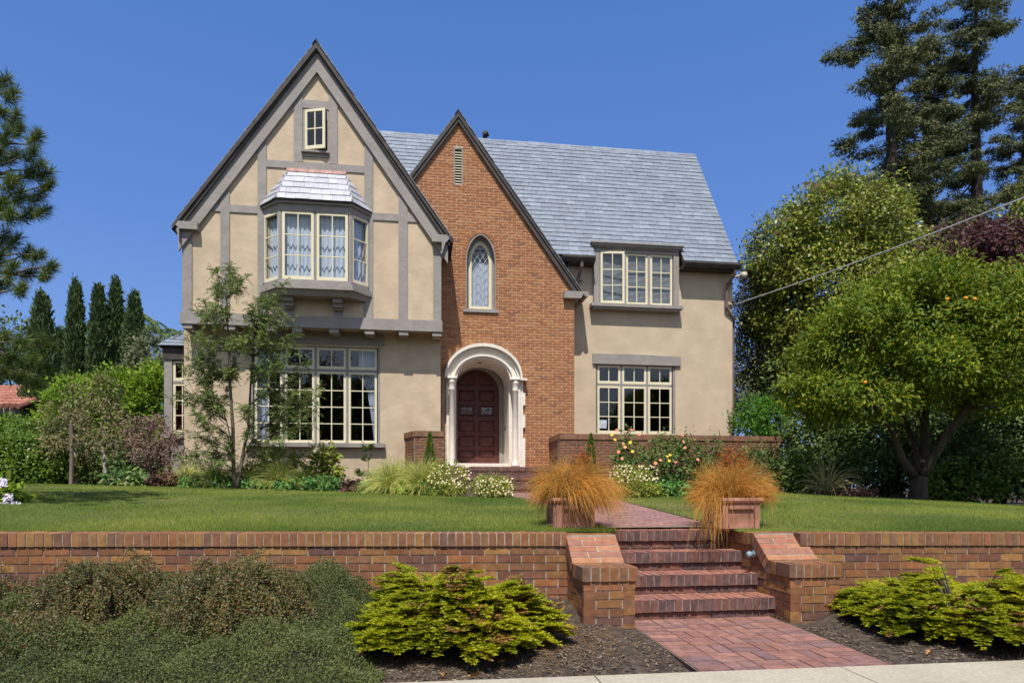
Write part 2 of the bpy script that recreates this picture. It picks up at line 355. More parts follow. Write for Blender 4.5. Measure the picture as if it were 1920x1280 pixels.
retaining_wall(2.47, 9.8, 'shorter low brick retaining wall with yellow-green juniper in front of it')
# front steps and the piers flanking them, in the house's directions
SU, SV = 3.688, -11.08                                # stair origin in house coordinates
def sw(e, n, z=0.): return hw(SU+e, SV+n, z)
def pier(e0, e1, label, n_end, wall_side):
    root = empty('stair_pier', sw(e0, 0, 0), HA); tag(root, label, 'brick pier', 'stepped brick piers beside the front steps')
    w = e1-e0; O = Vector((0, 0, 0)); base = -1.06; top = -.585; zt = -.375
    mb = MB()
    # front face, both cheeks
    courses(mb, O, XA, ZA, YA, 0, w, top-.114, base, dep=.095)
    def side(x, sgn):
        Dd = XA*sgn; 
        def spans(lo, hi):
            hi2 = hi+.11
            if hi2 <= top+.05: return [(.0, n_end)]
            s = .30+(hi2-top)/(zt-top)*.26
            return [(s, n_end)] if s < n_end-.03 else []
        courses(mb, Vector((x, 0, 0)), YA, ZA, Dd, 0, n_end, zt-.114, base, dep=.09, off=.1, spans=spans)
    side(0, 1); side(w, -1)
    # mortar core with the sloping profile
    def core(mb, x0, x1, dz, mi):
        prof = [(.0075, base-.05), (n_end, base-.05), (n_end, zt+dz), (.565, zt+dz), (.30, top+dz), (.0075, top+dz)]
        mb.add([(x0, y, z) for y, z in prof]+[(x1, y, z) for y, z in prof],
               [(5, 4, 3, 2, 1, 0), (6, 7, 8, 9, 10, 11)]+[(i, (i+1) % 6, (i+1) % 6+6, i+6) for i in range(6)], mi)
    core(mb, .0075, w-.0075, -.106, 1)
    mb.build('brickwork', ('wbrick', 'mortar'), root)
    c = MB(); o = .013
    # flat low coping: rowlocks along the front, headers down both sides
    rowlocks(c, O, XA, ZA, YA, -o, w+o, top-.104, top, -o, .19)
    rowlocks(c, O, YA, ZA, XA, .20, .305, top-.104, top-.001, -o, w*.5-.005); rowlocks(c, O, YA, ZA, XA, .20, .305, top-.104, top-.001, w*.5+.005, w+o)
    c.fbox(O, XA, ZA, YA, -.006, w+.006, top-.102, top-.004, -.006, .30, 1)
    # level top behind
    yy = .562
    rowlocks(c, O, YA, ZA, XA, yy, n_end+.02, zt-.104, zt, -o, w*.5-.005); rowlocks(c, O, YA, ZA, XA, yy, n_end+.02, zt-.104, zt, w*.5+.005, w+o)
    c.fbox(O, XA, ZA, YA, -.006, w+.006, zt-.102, zt-.004, yy-.02, n_end+.01, 1)
    c.build('coping', ('capbrick', 'mortar'), root)
    s = MB(); B2 = Vector((0, .258, zt-top)).normalized(); Np = Vector((0, -B2.z, B2.y)); L = math.hypot(.258, zt-top)
    O2 = Vector((0, .304, top)); n = 5; p = L/n
    for k in range(n):
        cut = w*(.33 if k % 2 else .62)+random.uniform(-.03, .03)
        for a0, a1 in ((-o, cut-.004), (cut+.004, w+o)):
            s.fbox(O2, XA, B2, Np, a0, a1, k*p+.004, (k+1)*p-.004, -.10, .0, 0, .0015)
    s.fbox(O2, XA, B2, Np, -.006, w+.006, 0, L, -.102, -.004, 1)
    s.build('sloping_top', ('slopebrick', 'mortar'), root)
    return root
pier(0, .40, 'sloping-topped brick pier beside the steps, next to the pot with swept-over grass', .75, -1)
pr = pier(1.665, 2.085, 'brick pier with sloping top and a small round lamp on its inner face', 1.3, 1)
st = empty('front_steps', sw(.4, 0, 0), HA); tag(st, 'flight of four red brick steps between two sloping brick piers', 'steps')
W = 1.265; O0 = Vector((0, 0, 0))
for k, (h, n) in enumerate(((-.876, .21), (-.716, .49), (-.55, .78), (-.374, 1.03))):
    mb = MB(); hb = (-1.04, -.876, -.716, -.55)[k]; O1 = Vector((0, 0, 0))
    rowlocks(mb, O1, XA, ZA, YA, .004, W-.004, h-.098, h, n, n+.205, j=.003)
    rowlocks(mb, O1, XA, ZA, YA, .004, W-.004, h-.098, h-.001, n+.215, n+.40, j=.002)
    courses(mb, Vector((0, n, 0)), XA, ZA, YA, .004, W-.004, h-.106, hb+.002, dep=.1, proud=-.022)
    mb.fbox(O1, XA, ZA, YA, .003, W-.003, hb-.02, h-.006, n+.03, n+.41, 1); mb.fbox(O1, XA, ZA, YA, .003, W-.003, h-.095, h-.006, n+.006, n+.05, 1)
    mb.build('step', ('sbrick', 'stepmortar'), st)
# lower path: header borders and basket-weave field
lp = MB(); e0, e1 = .40, 1.62; n0, n1 = -1.18, .235
def pz(n): return lerp(-1.055, -1.035, (n-n0)/(n1-n0))
def pbrick(mb, ea, eb, na, nb, mi=0, dz=0., off=0.):
    g = .0045; d = random.uniform(-.002, .002)+dz
    vs = []
    for z in (-.06, 0):
        for (e, n) in ((ea+g, na+g), (eb-g, na+g), (eb-g, nb-g), (ea+g, nb-g)):
            p = sw(e, n, 0); zz = (pz(n) if off == 0 else lawn_z(p.x, p.y)+off)
            vs.append((p.x, p.y, zz+z+d))
    mb.add(vs, [(4, 5, 6, 7), (0, 1, 5, 4), (1, 2, 6, 5), (2, 3, 7, 6), (3, 0, 4, 7)], mi)
bw = .10; bl = .205
n = n1
while n > n0-.05:
    for ea in (e0, e1-bl): pbrick(lp, ea, ea+bl, max(n-bw, n0+.12*(ea-e0)*0), n)
    n -= bw
cols = [e0+bl+i*(e1-e0-2*bl)/4 for i in range(5)]
n = n1; r = 0
while n > n0-.12:
    for i in range(4):
        a, b_ = cols[i], cols[i+1]
        if (i+r) % 2: pbrick(lp, a, b_, n-bl/2, n); pbrick(lp, a, b_, n-bl, n-bl/2)
        else: pbrick(lp, a, (a+b_)/2, n-bl, n); pbrick(lp, (a+b_)/2, b_, n-bl, n)
    n -= bl; r += 1
for a, b_ in ((e0, e1),):
    vs = [tuple(sw(e, q, pz(q)-.007)) for e, q in ((a, n0-.3), (b_, n0-.3), (b_, n1), (a, n1))]; lp.add(vs, [(0, 1, 2, 3)], 1)
tag(lp.build('path', ('pbrick', 'jointsand')), kind='structure')
# upper path to the door
up = MB(); n = 1.245; r = 0
def ur(n): return 1.66+max(0, n-2)*.075+max(0, n-5.2)*.10
def ul(n): return .38+max(0, n-5.5)*.02
while n < 10.55:
    a = ul(n); off = (r % 2)*.1
    while a < ur(n):
        b_ = min(a+(.205 if a > ul(n) or not off else .1), ur(n))
        pbrick(up, a, b_, n, n+.1, 0, 0, .010); a = b_
    n += .1; r += 1
vs = []; fs = []
for i, q in enumerate(frange(1.2, 10.6, .3)):
    for e in (ul(q), ur(q)):
        p = sw(e, q); vs.append((p.x, p.y, lawn_z(p.x, p.y)+.003))
    if i: fs.append((2*i-2, 2*i-1, 2*i+1, 2*i))
up.add(vs, fs, 1); tag(up.build('path', ('upath', 'jointsand')), kind='structure')
# sidewalk slab with joints, kerb and the street behind the viewer
sd = Vector((1, .125, 0)).normalized(); sn = Vector((-sd.y, sd.x, 0)); so = Vector((.12, 3.68, -1.052))
sb = MB()
for i in range(-12, 14):
    sb.fbox(so, sd, ZA, sn, i*1.5+.35+.004, (i+1)*1.5+.35-.004, -.12, .0, -1.62, 0, 0)
tag(sb.build('sidewalk', 'concrete'), kind='structure')
kb = MB(); kb.fbox(so, sd, ZA, sn, -40, 40, -.2, -.004, -1.8, -1.63); tag(kb.build('kerb', 'concrete'), kind='structure')
rd = MB(); rd.fbox(so, sd, ZA, sn, -200, 200, -.4, -.15, -10, -1.81); tag(rd.build('street', 'asphalt'), kind='structure')
# weep holes along the wall foot
# garden lamp on the pier's inner face
gl_ = empty('garden_lamp', sw(1.665, .56, -.555), HA); tag(gl_, 'small round grey-blue lamp fixed to the inner brick face of the stair pier', 'lamp')
mb = MB(); mb.tube([(0, 0, 0), (-.012, 0, 0)], [.032, .032], 16); mb.tube([(-.01, 0, 0), (-.05, -.02, .0), (-.075, -.05, .0)], [.014, .02, .03], 12); mb.build('lamp_body', 'lampblue', gl_, True)
mb = MB(); mb.lathe([(0, .026), (.011, .024), (.02, .014), (.023, 0), (.02, -.014), (.011, -.024), (0.001, -.026)], (-.083, -.062, 0), 16); mb.build('lens', 'lamplens', gl_, True)
# ------------------------------------------------------------------ the house
house = empty('house', HO, HA)
tag(house, 'half-timbered and brick tudor style house with steep grey slate roofs and an arched red door', 'house')
def wall(name, outline, holes, v0, th, matk, parent=house, inner='dark'):
    """an upright wall in the u-z plane with real openings; face at v0, thickness th towards +v"""
    pts = list(outline); edges = [(i, (i+1) % len(pts)) for i in range(len(pts))]
    for h in holes:
        k = len(pts); pts += h; edges += [(k+i, k+(i+1) % len(h)) for i in range(len(h))]
    vs, es, fs, *_ = delaunay_2d_cdt([Vector(p) for p in pts], edges, [], 0, 1e-6)
    def inside(p, poly):
        c = False; j = len(poly)-1
        for i in range(len(poly)):
            a, b_ = poly[i], poly[j]
            if (a[1] > p[1]) != (b_[1] > p[1]) and p[0] < (b_[0]-a[0])*(p[1]-a[1])/(b_[1]-a[1])+a[0]: c = not c
            j = i
        return c
    keep = []
    for f in fs:
        c = ((sum(vs[i].x for i in f)/len(f)), (sum(vs[i].y for i in f)/len(f)))
        if inside(c, outline) and not any(inside(c, h) for h in holes): keep.append(tuple(f))
    mb = MB(); n = len(vs)
    V = [(p.x, v0, p.y) for p in vs]+[(p.x, v0+th, p.y) for p in vs]
    from collections import Counter
    cnt = Counter()
    for f in keep:
        for i in range(len(f)): cnt[frozenset((f[i], f[(i+1) % len(f)]))] += 1
    F = []
    for f in keep: F.append(f); F.append(tuple(i+n for i in reversed(f)))
    for f in keep:
        for i in range(len(f)):
            a, b_ = f[i], f[(i+1) % len(f)]
            if cnt[frozenset((a, b_))] == 1: F.append((a, a+n, b_+n, b_))
    mb.add(V, F); return mb.build(name, matk, parent)
def rect(u0, u1, z0, z1): return [(u0, z0), (u1, z0), (u1, z1), (u0, z1)]
def place(o, loc, rz=0.): o.location = loc; o.rotation_euler = (0, 0, rz); return o
def sash(parent, loc, w, h, cols, rows, rz=0., fw=.055, mw=.022, th=.045, hinge_right=False, glaz=True):
    """one light: cream frame with glazing bars, and its glass; swings about its left or right edge"""
    s = -1 if hinge_right else 1
    def X(a): return a if s > 0 else a-w
    mb = MB(); fb = fw*1.35
    mb.box(X(0), X(fw), 0, th, 0, h); mb.box(X(w-fw), X(w), 0, th, 0, h)
    mb.box(X(fw), X(w-fw), .001, th-.001, 0, fb); mb.box(X(fw), X(w-fw), .001, th-.001, h-fw, h)
    for i in range(1, cols): c = fw+(w-2*fw)*i/cols; mb.box(X(c-mw/2), X(c+mw/2), .006, th-.01, fb, h-fw)
    for i in range(1, rows): c = fb+(h-fw-fb)*i/rows; mb.box(X(fw), X(w-fw), .008, th-.012, c-mw/2, c+mw/2)
    o = place(mb.build('sash', 'cream', parent), loc, rz)
    if glaz:
        g = MB(); g.box(X(fw-.005), X(w-fw+.005), th*.5-.001, th*.5+.001, fb-.005, h-fw+.005)
        # one thin sheet: only the outer face
        q = MB(); y = th*.55; q.add([(X(fw-.004), y, fb-.004), (X(w-fw+.004), y, fb-.004), (X(w-fw+.004), y, h-fw+.004), (X(fw-.004), y, h-fw+.004)], [(0, 1, 2, 3)])
        q.build('pane', 'glass', o)
    return o
def curtain(parent, pts, z0, z1, amp=.03, waves=9, gather=None, seed=0, name='curtain'):
    """pleated cloth hanging along a plan polyline; gather(t, z) shifts it sideways"""
    rr = random.Random(seed); n = 90; m = 14; P = [Vector((p[0], p[1], 0)) for p in pts]
    seg = [(P[i+1]-P[i]).length for i in range(len(P)-1)]; L = sum(seg); ph = rr.uniform(0, 6)
    vs = []; fs = []
    for j in range(m+1):
        z = lerp(z0, z1, j/m)
        for i in range(n+1):
            t = i/n; tt = t
            if gather: tt = gather(t, j/m)
            d = tt*L; k = 0
            while k < len(seg)-1 and d > seg[k]: d -= seg[k]; k += 1
            q = P[k].lerp(P[k+1], d/seg[k]); dr = (P[k+1]-P[k]).normalized(); nn = Vector((-dr.y, dr.x, 0))
            a = amp*(math.sin(t*waves*2*PI+ph+.4*math.sin(j*.5))+.4*math.sin(t*waves*4.7*PI+1.3*ph))*(.6+.5*(1-j/m))
            hem = .03*math.sin(t*waves*2*PI*.5+ph) if j == 0 else 0
            q = q+nn*a; vs.append((q.x, q.y, z+hem))
    for j in range(m):
        for i in range(n):
            a = j*(n+1)+i; fs.append((a, a+1, a+n+2, a+n+1))
    mb = MB(); mb.add(vs, fs); return mb.build(name, 'curtain', parent, True)
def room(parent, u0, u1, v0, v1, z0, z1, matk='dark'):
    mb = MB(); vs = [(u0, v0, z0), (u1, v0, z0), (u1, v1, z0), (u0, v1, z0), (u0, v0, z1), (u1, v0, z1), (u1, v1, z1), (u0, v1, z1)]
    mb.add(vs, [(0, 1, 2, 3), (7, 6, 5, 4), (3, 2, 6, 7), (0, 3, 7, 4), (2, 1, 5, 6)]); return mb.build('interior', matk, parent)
GZ = -.25
# --- front gable, upper part: apex .06/10.35
AP = (.06, 10.22); slope = 1.42
wall('upper_gable_wall', [(-2.93, 3.86), (2.95, 3.86), (2.95, 6.1), AP, (-2.93, 6.1)],
     [rect(-.262, .31, 7.93, 8.93), rect(-.62, .78, 4.95, 6.3)], 0, .2, 'stucco')
# lower storey, set back under the jetty
wall('lower_front_wall', rect(-3.05, 2.95, GZ, 3.87), [rect(-1.53, 1.46, 1.13, 3.47)], .45, .25, 'stucco')
mb = MB(); mb.box(-2.93, 2.95, .18, .46, 3.84, 3.9); mb.build('jetty_soffit', 'stucco', house)
mb = MB()
mb.box(-2.93, -2.75, .2, 8, 3.9, 6.1); mb.box(2.77, 2.948, .2, 8, 3.9, 6.1); mb.box(2.77, 2.948, .70, 8, GZ, 3.84)
mb.box(-3.05, -2.80, .70, 8, GZ, 3.86)
mb.box(-2.93, 11.2, 7.8, 8, GZ, 6.2); mb.box(11.0, 11.2, 1.9, 7.8, GZ, 6.19)
mb.prism([(-2.75, 6.1), (2.77, 6.1), (.06, 10.1)], 7.7, 7.9)
mb.build('side_wall', 'stucco_smooth', house)
# east gable end of the wing
mb = MB(); mb.add([(11.0, 1.66, 6.15), (11.0, 6.9, 6.15), (11.0, 4.1, 10.45), (11.18, 1.66, 6.15), (11.18, 6.9, 6.15), (11.18, 4.1, 10.45)], [(0, 1, 2), (5, 4, 3), (0, 3, 4, 1), (1, 4, 5, 2), (2, 5, 3, 0)])
mb.build('gable_end_wall', 'stucco_smooth', house)
# timber framing on the front gable, proud of the stucco
tf = MB()
def gz_(u): return AP[1]-abs(u-AP[0])*slope-.05
def post(u0, u1, z0, z1=None, d=.03):
    if z1 is None:
        tf.add([(u0, -d, z0), (u1, -d, z0), (u1, -d, gz_(u1)), (u0, -d, gz_(u0)), (u0, .0, z0), (u1, .0, z0), (u1, 0, gz_(u1)), (u0, 0, gz_(u0))],
               [(0, 1, 2, 3), (0, 4, 5, 1), (1, 5, 6, 2), (2, 6, 7, 3), (3, 7, 4, 0)])
    else: tf.box(u0, u1, -d, 0, z0, z1)
for u0, u1 in ((-2.932, -2.72), (-2.10, -1.90), (-1.28, -1.085), (1.14, 1.34), (1.94, 2.15), (2.76, 2.952)): post(u0, u1, 4.05)
for u0, u1 in ((-.47, -.275), (.325, .52)): post(u0, u1, 7.66, None, .031)
for u0, u1 in ((-.67, -.475), (.44, .64)): post(u0, u1, 4.05, 4.62)
for u0, u1, z0, z1 in ((-1.085, 1.14, 7.495, 7.66), (-.275, .325, 8.93, 9.12), (-.275, .325, 7.80, 7.87), (-2.72, -2.10, 6.40, 6.57), (-1.90, -1.28, 6.40, 6.57), (1.34, 1.94, 6.40, 6.57), (2.15, 2.76, 6.40, 6.57)):
    tf.box(u0, u1, -.027, 0, z0, z1)
tf.build('timber_framing', 'trim', house)
bd = MB(); bd.box(-2.97, 2.98, -.07, .05, 3.79, 4.055); bd.build('jetty_beam', 'trim', house)
for u in (-2.93, -2.0, -1.1, -.5, .33, 1.15, 1.95, 2.74):
    b1 = MB(); b1.box(u, u+.22, -.04, .46, 3.69, 3.788); b1.build('joist_end', 'trim', house)
# bargeboards
def board(apex, eave, w, v0, v1, name='bargeboard', matk='trim', parent=house, foot=None):
    """raking board: outer top line apex->eave, w measured vertically"""
    (ua, za), (ue, ze) = apex, eave
    mb = MB(); mb.prism([(ua, za), (ue, ze), (ue, ze-w*.98), (ua, za-w)] if ue > ua else [(ua, za-w), (ue, ze-w*.98), (ue, ze), (ua, za)], v0, v1); return mb.build(name, matk, parent)
board((.06, 10.26), (-2.99, 5.92), .50, -.085, -.032); board((.06, 10.26), (3.11, 5.92), .50, -.085, -.032)
board((.06, 10.335), (-3.03, 5.945), .12, -.15, -.087, 'eave_moulding', 'trim_dark'); board((.06, 10.335), (3.15, 5.945), .12, -.15, -.087, 'eave_moulding', 'trim_dark')
for s in (-1, 1):
    u = -2.60 if s < 0 else 2.72
    mb = MB(); a, b_ = (-3.08, -2.55) if s < 0 else (2.73, 3.2)
    mb.prism([(a, 6.07), (b_, 6.07), (b_, 5.90), (a+.13 if s < 0 else a, 5.90)] if s < 0 else [(a, 6.07), (b_, 6.07), (b_-.13, 5.90), (a, 5.90)], -.19, .2)
    mb.build('cornice_return', 'trim', house)
    mb = MB(); x = (-3.06 if s < 0 else 2.96); 
    mb.add([(-2.94, -.2, 5.9), (-3.0, -.2, 5.9), (-2.94, -.2, 5.6), (-2.94, .5, 5.9), (-3.0, .5, 5.9), (-2.94, .5, 5.6)] if s < 0 else [(2.96, -.2, 5.9), (3.05, -.2, 5.9), (2.96, -.2, 5.6), (2.96, .5, 5.9), (3.05, .5, 5.9), (2.96, .5, 5.6)], [(0, 1, 2), (5, 4, 3), (0, 3, 4, 1), (1, 4, 5, 2), (2, 5, 3, 0)]); mb.build('eave_bracket', 'trim', house)
# roofs: slate courses laid as tilted pieces over a deck
def slates(mb, O, A, B, a_span, length, exp=.21, wid=.28, th=.014, mi=0):
    """courses of slates; O at the eave, A along it, B up the slope; a_span(b) -> (a0, a1)"""
    N = A.cross(B).normalized(); k = 0; b_ = 0.
    while b_ < length-.02:
        a0, a1 = a_span(b_+exp*.5); off = (k % 2)*wid/2+random.uniform(-.02, .02); a = a0-off
        while a < a1:
            w_ = wid*random.uniform(.75, 1.25); x0, x1 = max(a, a0), min(a+w_-.004, a1)
            if x1-x0 > .02:
                t = th*random.uniform(.75, 1.3); e = random.uniform(-.006, .006); top = min(b_+exp*1.25, length)
                vs = [O+A*x0+B*(b_+e)+N*(.012), O+A*x1+B*(b_+e)+N*(.012), O+A*x1+B*(b_+e)+N*(.012+t), O+A*x0+B*(b_+e)+N*(.012+t),
                      O+A*x0+B*top+N*0, O+A*x1+B*top+N*0, O+A*x1+B*top+N*.006, O+A*x0+B*top+N*.006]
                mb.add(vs, [(0, 1, 2, 3), (3, 2, 6, 7), (0, 3, 7, 4), (1, 5, 6, 2), (4, 7, 6, 5), (0, 4, 5, 1)], mi)
            a += w_
        b_ += exp; k += 1
def gable_roof(name, apex, ue, v0, v1, th=.10, slate=('left', 'right')):
    (ua, za), (ul_, zl), (ur_, zr) = apex, ue[0], ue[1]
    mb = MB()
    for (u, z) in ((ul_, zl), (ur_, zr)):
        mb.prism([(ua, za), (u, z), (u, z-th), (ua, za-th*1.6)] if u > ua else [(ua, za-th*1.6), (u, z-th), (u, z), (ua, za)], v0, v1, 1)
        up_ = Vector((ua-u, 0, za-z)); L = up_.length; Bv = up_.normalized()
        if u < ua: Ov = Vector((u, v1, z)); Av = Vector((0, -1, 0))
        else: Ov = Vector((u, v0, z)); Av = Vector((0, 1, 0))
        slates(mb, Ov-Av*.025, Av, Bv, lambda b_: (0, v1-v0+.025), L+.02)
    rk = Vector((0, 1, 0))
    for i in range(int((v1-v0)/.3)):
        for s in (-1, 1):
            y0 = v0-.03+i*.3; mb.add([(ua-s*.005, y0, za+.045), (ua+s*.09, y0, za-.09), (ua+s*.09, y0+.32, za-.095), (ua-s*.005, y0+.32, za+.038)], [(0, 1, 2, 3)] if s > 0 else [(3, 2, 1, 0)], 0)
    return mb.build(name, ('slate', 'trim_dark'), house)
gable_roof('front_gable_roof', (.06, 10.41), ((-3.10, 5.97), (3.22, 5.97)), -.19, 8.1)
# --- wing roof (ridge along the front)
mb = MB(); ev, ez, rv, rz_ = 1.28, 6.27, 4.1, 10.70
u0, u1 = .3, 11.16
B_ = Vector((0, rv-ev, rz_-ez)); L = B_.length; B_.normalize()
hole = (7.10-u0, 9.60-u0)
slates(mb, Vector((u0, ev, ez)), XA, B_, lambda b_: (0, hole[0]), .555, exp=.185, wid=.34); slates(mb, Vector((u0+hole[1], ev, ez)), XA, B_, lambda b_: (0, u1-u0-hole[1]), .555, exp=.185, wid=.30)
slates(mb, Vector((u0, ev, ez))+B_*.555, XA, B_, lambda b_: (0, u1-u0), L-.555, exp=.185, wid=.30)
def deck(a0, a1, b0, b1):
    P = [Vector((a0, ev, ez))+B_*b0, Vector((a1, ev, ez))+B_*b0, Vector((a1, ev, ez))+B_*b1, Vector((a0, ev, ez))+B_*b1]; d_ = Vector((0, .03, -.12))
    mb.add(P+[p+d_ for p in P], [(0, 1, 2, 3), (7, 6, 5, 4), (0, 4, 5, 1), (1, 5, 6, 2), (3, 7, 4, 0), (2, 6, 7, 3)], 1)
deck(u0, 7.10, 0, .57); deck(9.60, u1, 0, .57); deck(u0, u1, .571, L)
bv = 6.95; B2 = Vector((0, rv-bv, rz_-ez)); L2 = B2.length; B2.normalize()
slates(mb, Vector((u1, bv, ez)), Vector((-1, 0, 0)), B2, lambda b_: (0, u1-u0), L2, exp=.185, wid=.30)
mb.add([(u0, rv, rz_), (u1, rv, rz_), (u1, bv, ez), (u0, bv, ez), (u0, rv, rz_-.2), (u1, rv, rz_-.2), (u1, bv, ez-.12), (u0, bv, ez-.12)], [(0, 1, 2, 3), (7, 6, 5, 4), (1, 5, 6, 2), (2, 6, 7, 3)], 1)
x = u0
while x < u1-.1:
    w_ = min(.36, u1-x); zz = rz_+random.uniform(.0, .012)
    mb.add([(x, rv, zz+.035), (x+w_, rv, zz+.03), (x+w_, rv-.10, zz-.125), (x, rv-.10, zz-.12), (x, rv+.1, zz-.12), (x+w_, rv+.1, zz-.12)], [(0, 1, 2, 3)[::-1], (0, 1, 5, 4)]); x += w_-.02
mb.build('wing_roof', ('slate', 'trim_dark'), house)
mb = MB(); mb.tube([(4.42, 4.3, 10.5), (4.42, 4.3, 10.93)], .07, 10); mb.tube([(4.38, 4.28, 10.93), (4.5, 4.26, 11.0)], .1, 10)
mb.build('roof_vent', 'trim_dark', house)
# --- brick gable
BA = (3.42, 9.55)
def bspan(u0, u1, z_lo, z_hi, holes):
    out = [(u0, u1)]
    for (f) in holes:
        r = f(z_lo, z_hi)
        if r:
            nxt = []
            for a, b_ in out:
                if r[1] <= a or r[0] >= b_: nxt.append((a, b_)); continue
                if r[0] > a: nxt.append((a, r[0]))
                if r[1] < b_: nxt.append((r[1], b_))
            out = nxt
    return out
AW = (4.005, .385, 5.93, 4.66)      # arched window: centre, half width, spring, sill
def arch_hw(z):                      # pointed (ogee-ish) head of the small window
    if z < AW[3]: return None
    if z < AW[2]: return AW[1]
    t = (z-AW[2])/.70
    return AW[1]*max(0., 1-t**2)**.60 if t < 1 else None
def hole_arch(lo, hi):
    w_ = arch_hw(lo+.001)
    if w_ is None or hi < AW[3]: return None
    return (AW[0]-w_, AW[0]+w_)
DC, DHW, DSP = 4.07, 1.0, 2.92     # door surround outer: centre, half width, spring height
def hole_door(lo, hi):
    if lo < DSP: return (DC-DHW-.06, DC+DHW+.02)
    t = (lo-DSP)/.84
    return (DC-DHW*math.sqrt(1-t*t), DC+DHW*math.sqrt(1-t*t)) if t < 1 else None
def hole_vent(lo, hi): return (3.30, 3.545) if hi > 7.87 and lo < 8.81 else None
def span_all(lo, hi):
    top = hi+.02
    ua = max(2.3 if top > 6.2 else 2.95, 3.42-(BA[1]-top)/1.42); ub = min(6.48, 3.42+(BA[1]-top)/1.40)
    if ua >= ub: return []
    return bspan(ua, ub, lo, hi, (hole_arch, hole_door, hole_vent))
bw_ = MB(); O1 = Vector((0, 1.05, 0))
courses(bw_, O1, XA, ZA, YA, 2.3, 6.5, 9.5, .40, bl=.225, bh=.0555, joint=.0155, dep=.04, j=.002, spans=span_all)
bw_.build('brickwork', ('hbrick', 'hmortar'), None)
bwo = bpy.data.objects['brickwork.003'] if 'brickwork.003' in bpy.data.objects else None
arch_o = [(AW[0]-AW[1], AW[3]), (AW[0]+AW[1], AW[3])]+[(AW[0]+arch_hw(AW[2]+.70*k/12-.0001)*(1 if k < 12 else 0), AW[2]+.70*k/12) for k in range(0, 13)]+[(AW[0]-arch_hw(AW[2]+.70*k/12), AW[2]+.70*k/12) for k in range(11, -1, -1)]
IHW, ISP = .70, 2.72
door_o = [(DC-.93, .5), (DC+.93, .5), (DC+.93, DSP)]+[(DC+.93*math.cos(a), DSP+.75*math.sin(a)) for a in [PI*k/16 for k in range(1, 16)]]+[(DC-.93, DSP)]
bwall = wall('brick_gable_wall', [(2.3, 5.5), (2.3, 6.0)][:0]+[(2.9, GZ), (6.478, GZ), (6.478, 5.26), (3.42, 9.53), (2.25, 7.9), (2.25, 5.0), (2.9, 5.0)], [arch_o, door_o, rect(3.30, 3.545, 7.87, 8.81)], 1.062, .25, 'hmortar')
# bricks belong to that wall
for o in [o for o in C.objects if o.name.startswith('brickwork') and o.parent is None]: o.parent = bwall
# voussoirs round the arched window
vb = MB()
for k in range(27):
    a = PI*(k+.5)/27; 
    t = math.sin(a); ca = math.cos(a)
    p0 = Vector((AW[0]+AW[1]*1.0*ca, 0, AW[2]+.70*t**.95)); d = Vector((ca*1.0, 0, t*.8+.001)).normalized(); q = Vector((-d.z, 0, d.x))
    for r0, r1 in ((.012, .10),): vb.fbox(Vector((p0.x, 1.04, p0.z)), d, q, YA, r0, r1, -.024, .024, 0, .05)
vb.build('window_arch', 'hbrick', bwall)
# brick gable right return wall
mb = MB(); mb.box(6.3, 6.476, 1.32, 1.7, GZ, 5.4); mb.build('side_wall', 'hmortar', house)
gable_roof('brick_gable_roof', (3.42, 9.70), ((1.7, 7.28), (6.66, 5.20)), .94, 3.55, th=.09)
board((3.42, 9.60), (2.2, 7.90), .16, .97, 1.03, 'bargeboard', 'trim_dark'); board((3.42, 9.60), (6.62, 5.12), .16, .97, 1.03, 'bargeboard', 'trim_dark')
mb = MB(); mb.prism([(6.18, 5.20), (6.74, 5.20), (6.62, 5.02), (6.18, 5.02)], .90, 1.5); mb.build('cornice_return', 'trim', house)
mb = MB(); mb.tube([(6.78, .9, 5.14), (6.78, 1.6, 5.14)], .07, 10); mb.build('gutter', 'trim', house)
# louvred vent
mb = MB(); mb.box(3.30, 3.335, 1.07, 1.2, 7.87, 8.81); mb.box(3.51, 3.545, 1.07, 1.2, 7.87, 8.81); mb.box(3.335, 3.51, 1.07, 1.2, 8.78, 8.81)
vt = mb.build('louvre_vent', 'trim', house)
mb = MB()
for k in range(13):
    z = 7.89+k*.068; mb.add([(3.335, 1.10, z), (3.51, 1.10, z), (3.51, 1.19, z+.05), (3.335, 1.19, z+.05), (3.335, 1.10, z+.022), (3.51, 1.10, z+.022), (3.51, 1.19, z+.065), (3.335, 1.19, z+.065)], [(0, 1, 5, 4), (4, 5, 6, 7), (0, 3, 2, 1)])
mb.build('louvres', 'cream', vt); mb = MB(); mb.box(3.335, 3.51, 1.21, 1.25, 7.87, 8.8); mb.build('backing', 'dark', vt)
# arched leaded window
def ring(hw0, dz0, hw1, dz1, v0, v1, sill0, sill1):
    """frame between two arched outlines"""
    mb = MB(); N = 24
    def outl(hw_, rise, sill): return [(AW[0]+hw_, sill)]+[(AW[0]+hw_*math.copysign(abs(math.cos(PI*k/N))**1.2, math.cos(PI*k/N)), AW[2]-.0+rise*math.sin(PI*k/N)) for k in range(N+1)]+[(AW[0]-hw_, sill)]
    a = outl(hw0, dz0, sill0); b_ = outl(hw1, dz1, sill1); n = len(a)
    vs = [(x, v0, z) for x, z in a]+[(x, v0, z) for x, z in b_]+[(x, v1, z) for x, z in a]+[(x, v1, z) for x, z in b_]
    fs = []
    for i in range(n):
        j = (i+1) % n
        fs += [(i, j, n+j, n+i), (2*n+i, 3*n+i, 3*n+j, 2*n+j), (i, 2*n+i, 2*n+j, j), (n+i, n+j, 3*n+j, 3*n+i)]
    mb.add(vs, fs); return mb
awb = ring(AW[1]+.0, .70, .362, .665, 1.048, 1.31, AW[3], AW[3]+.02); r2_ = ring(.362, .665, .30, .57, 1.225, 1.31, AW[3]+.02, AW[3]+.05); awb.add(r2_.v, r2_.f); aw = awb.build('arched_window', 'trim', house)
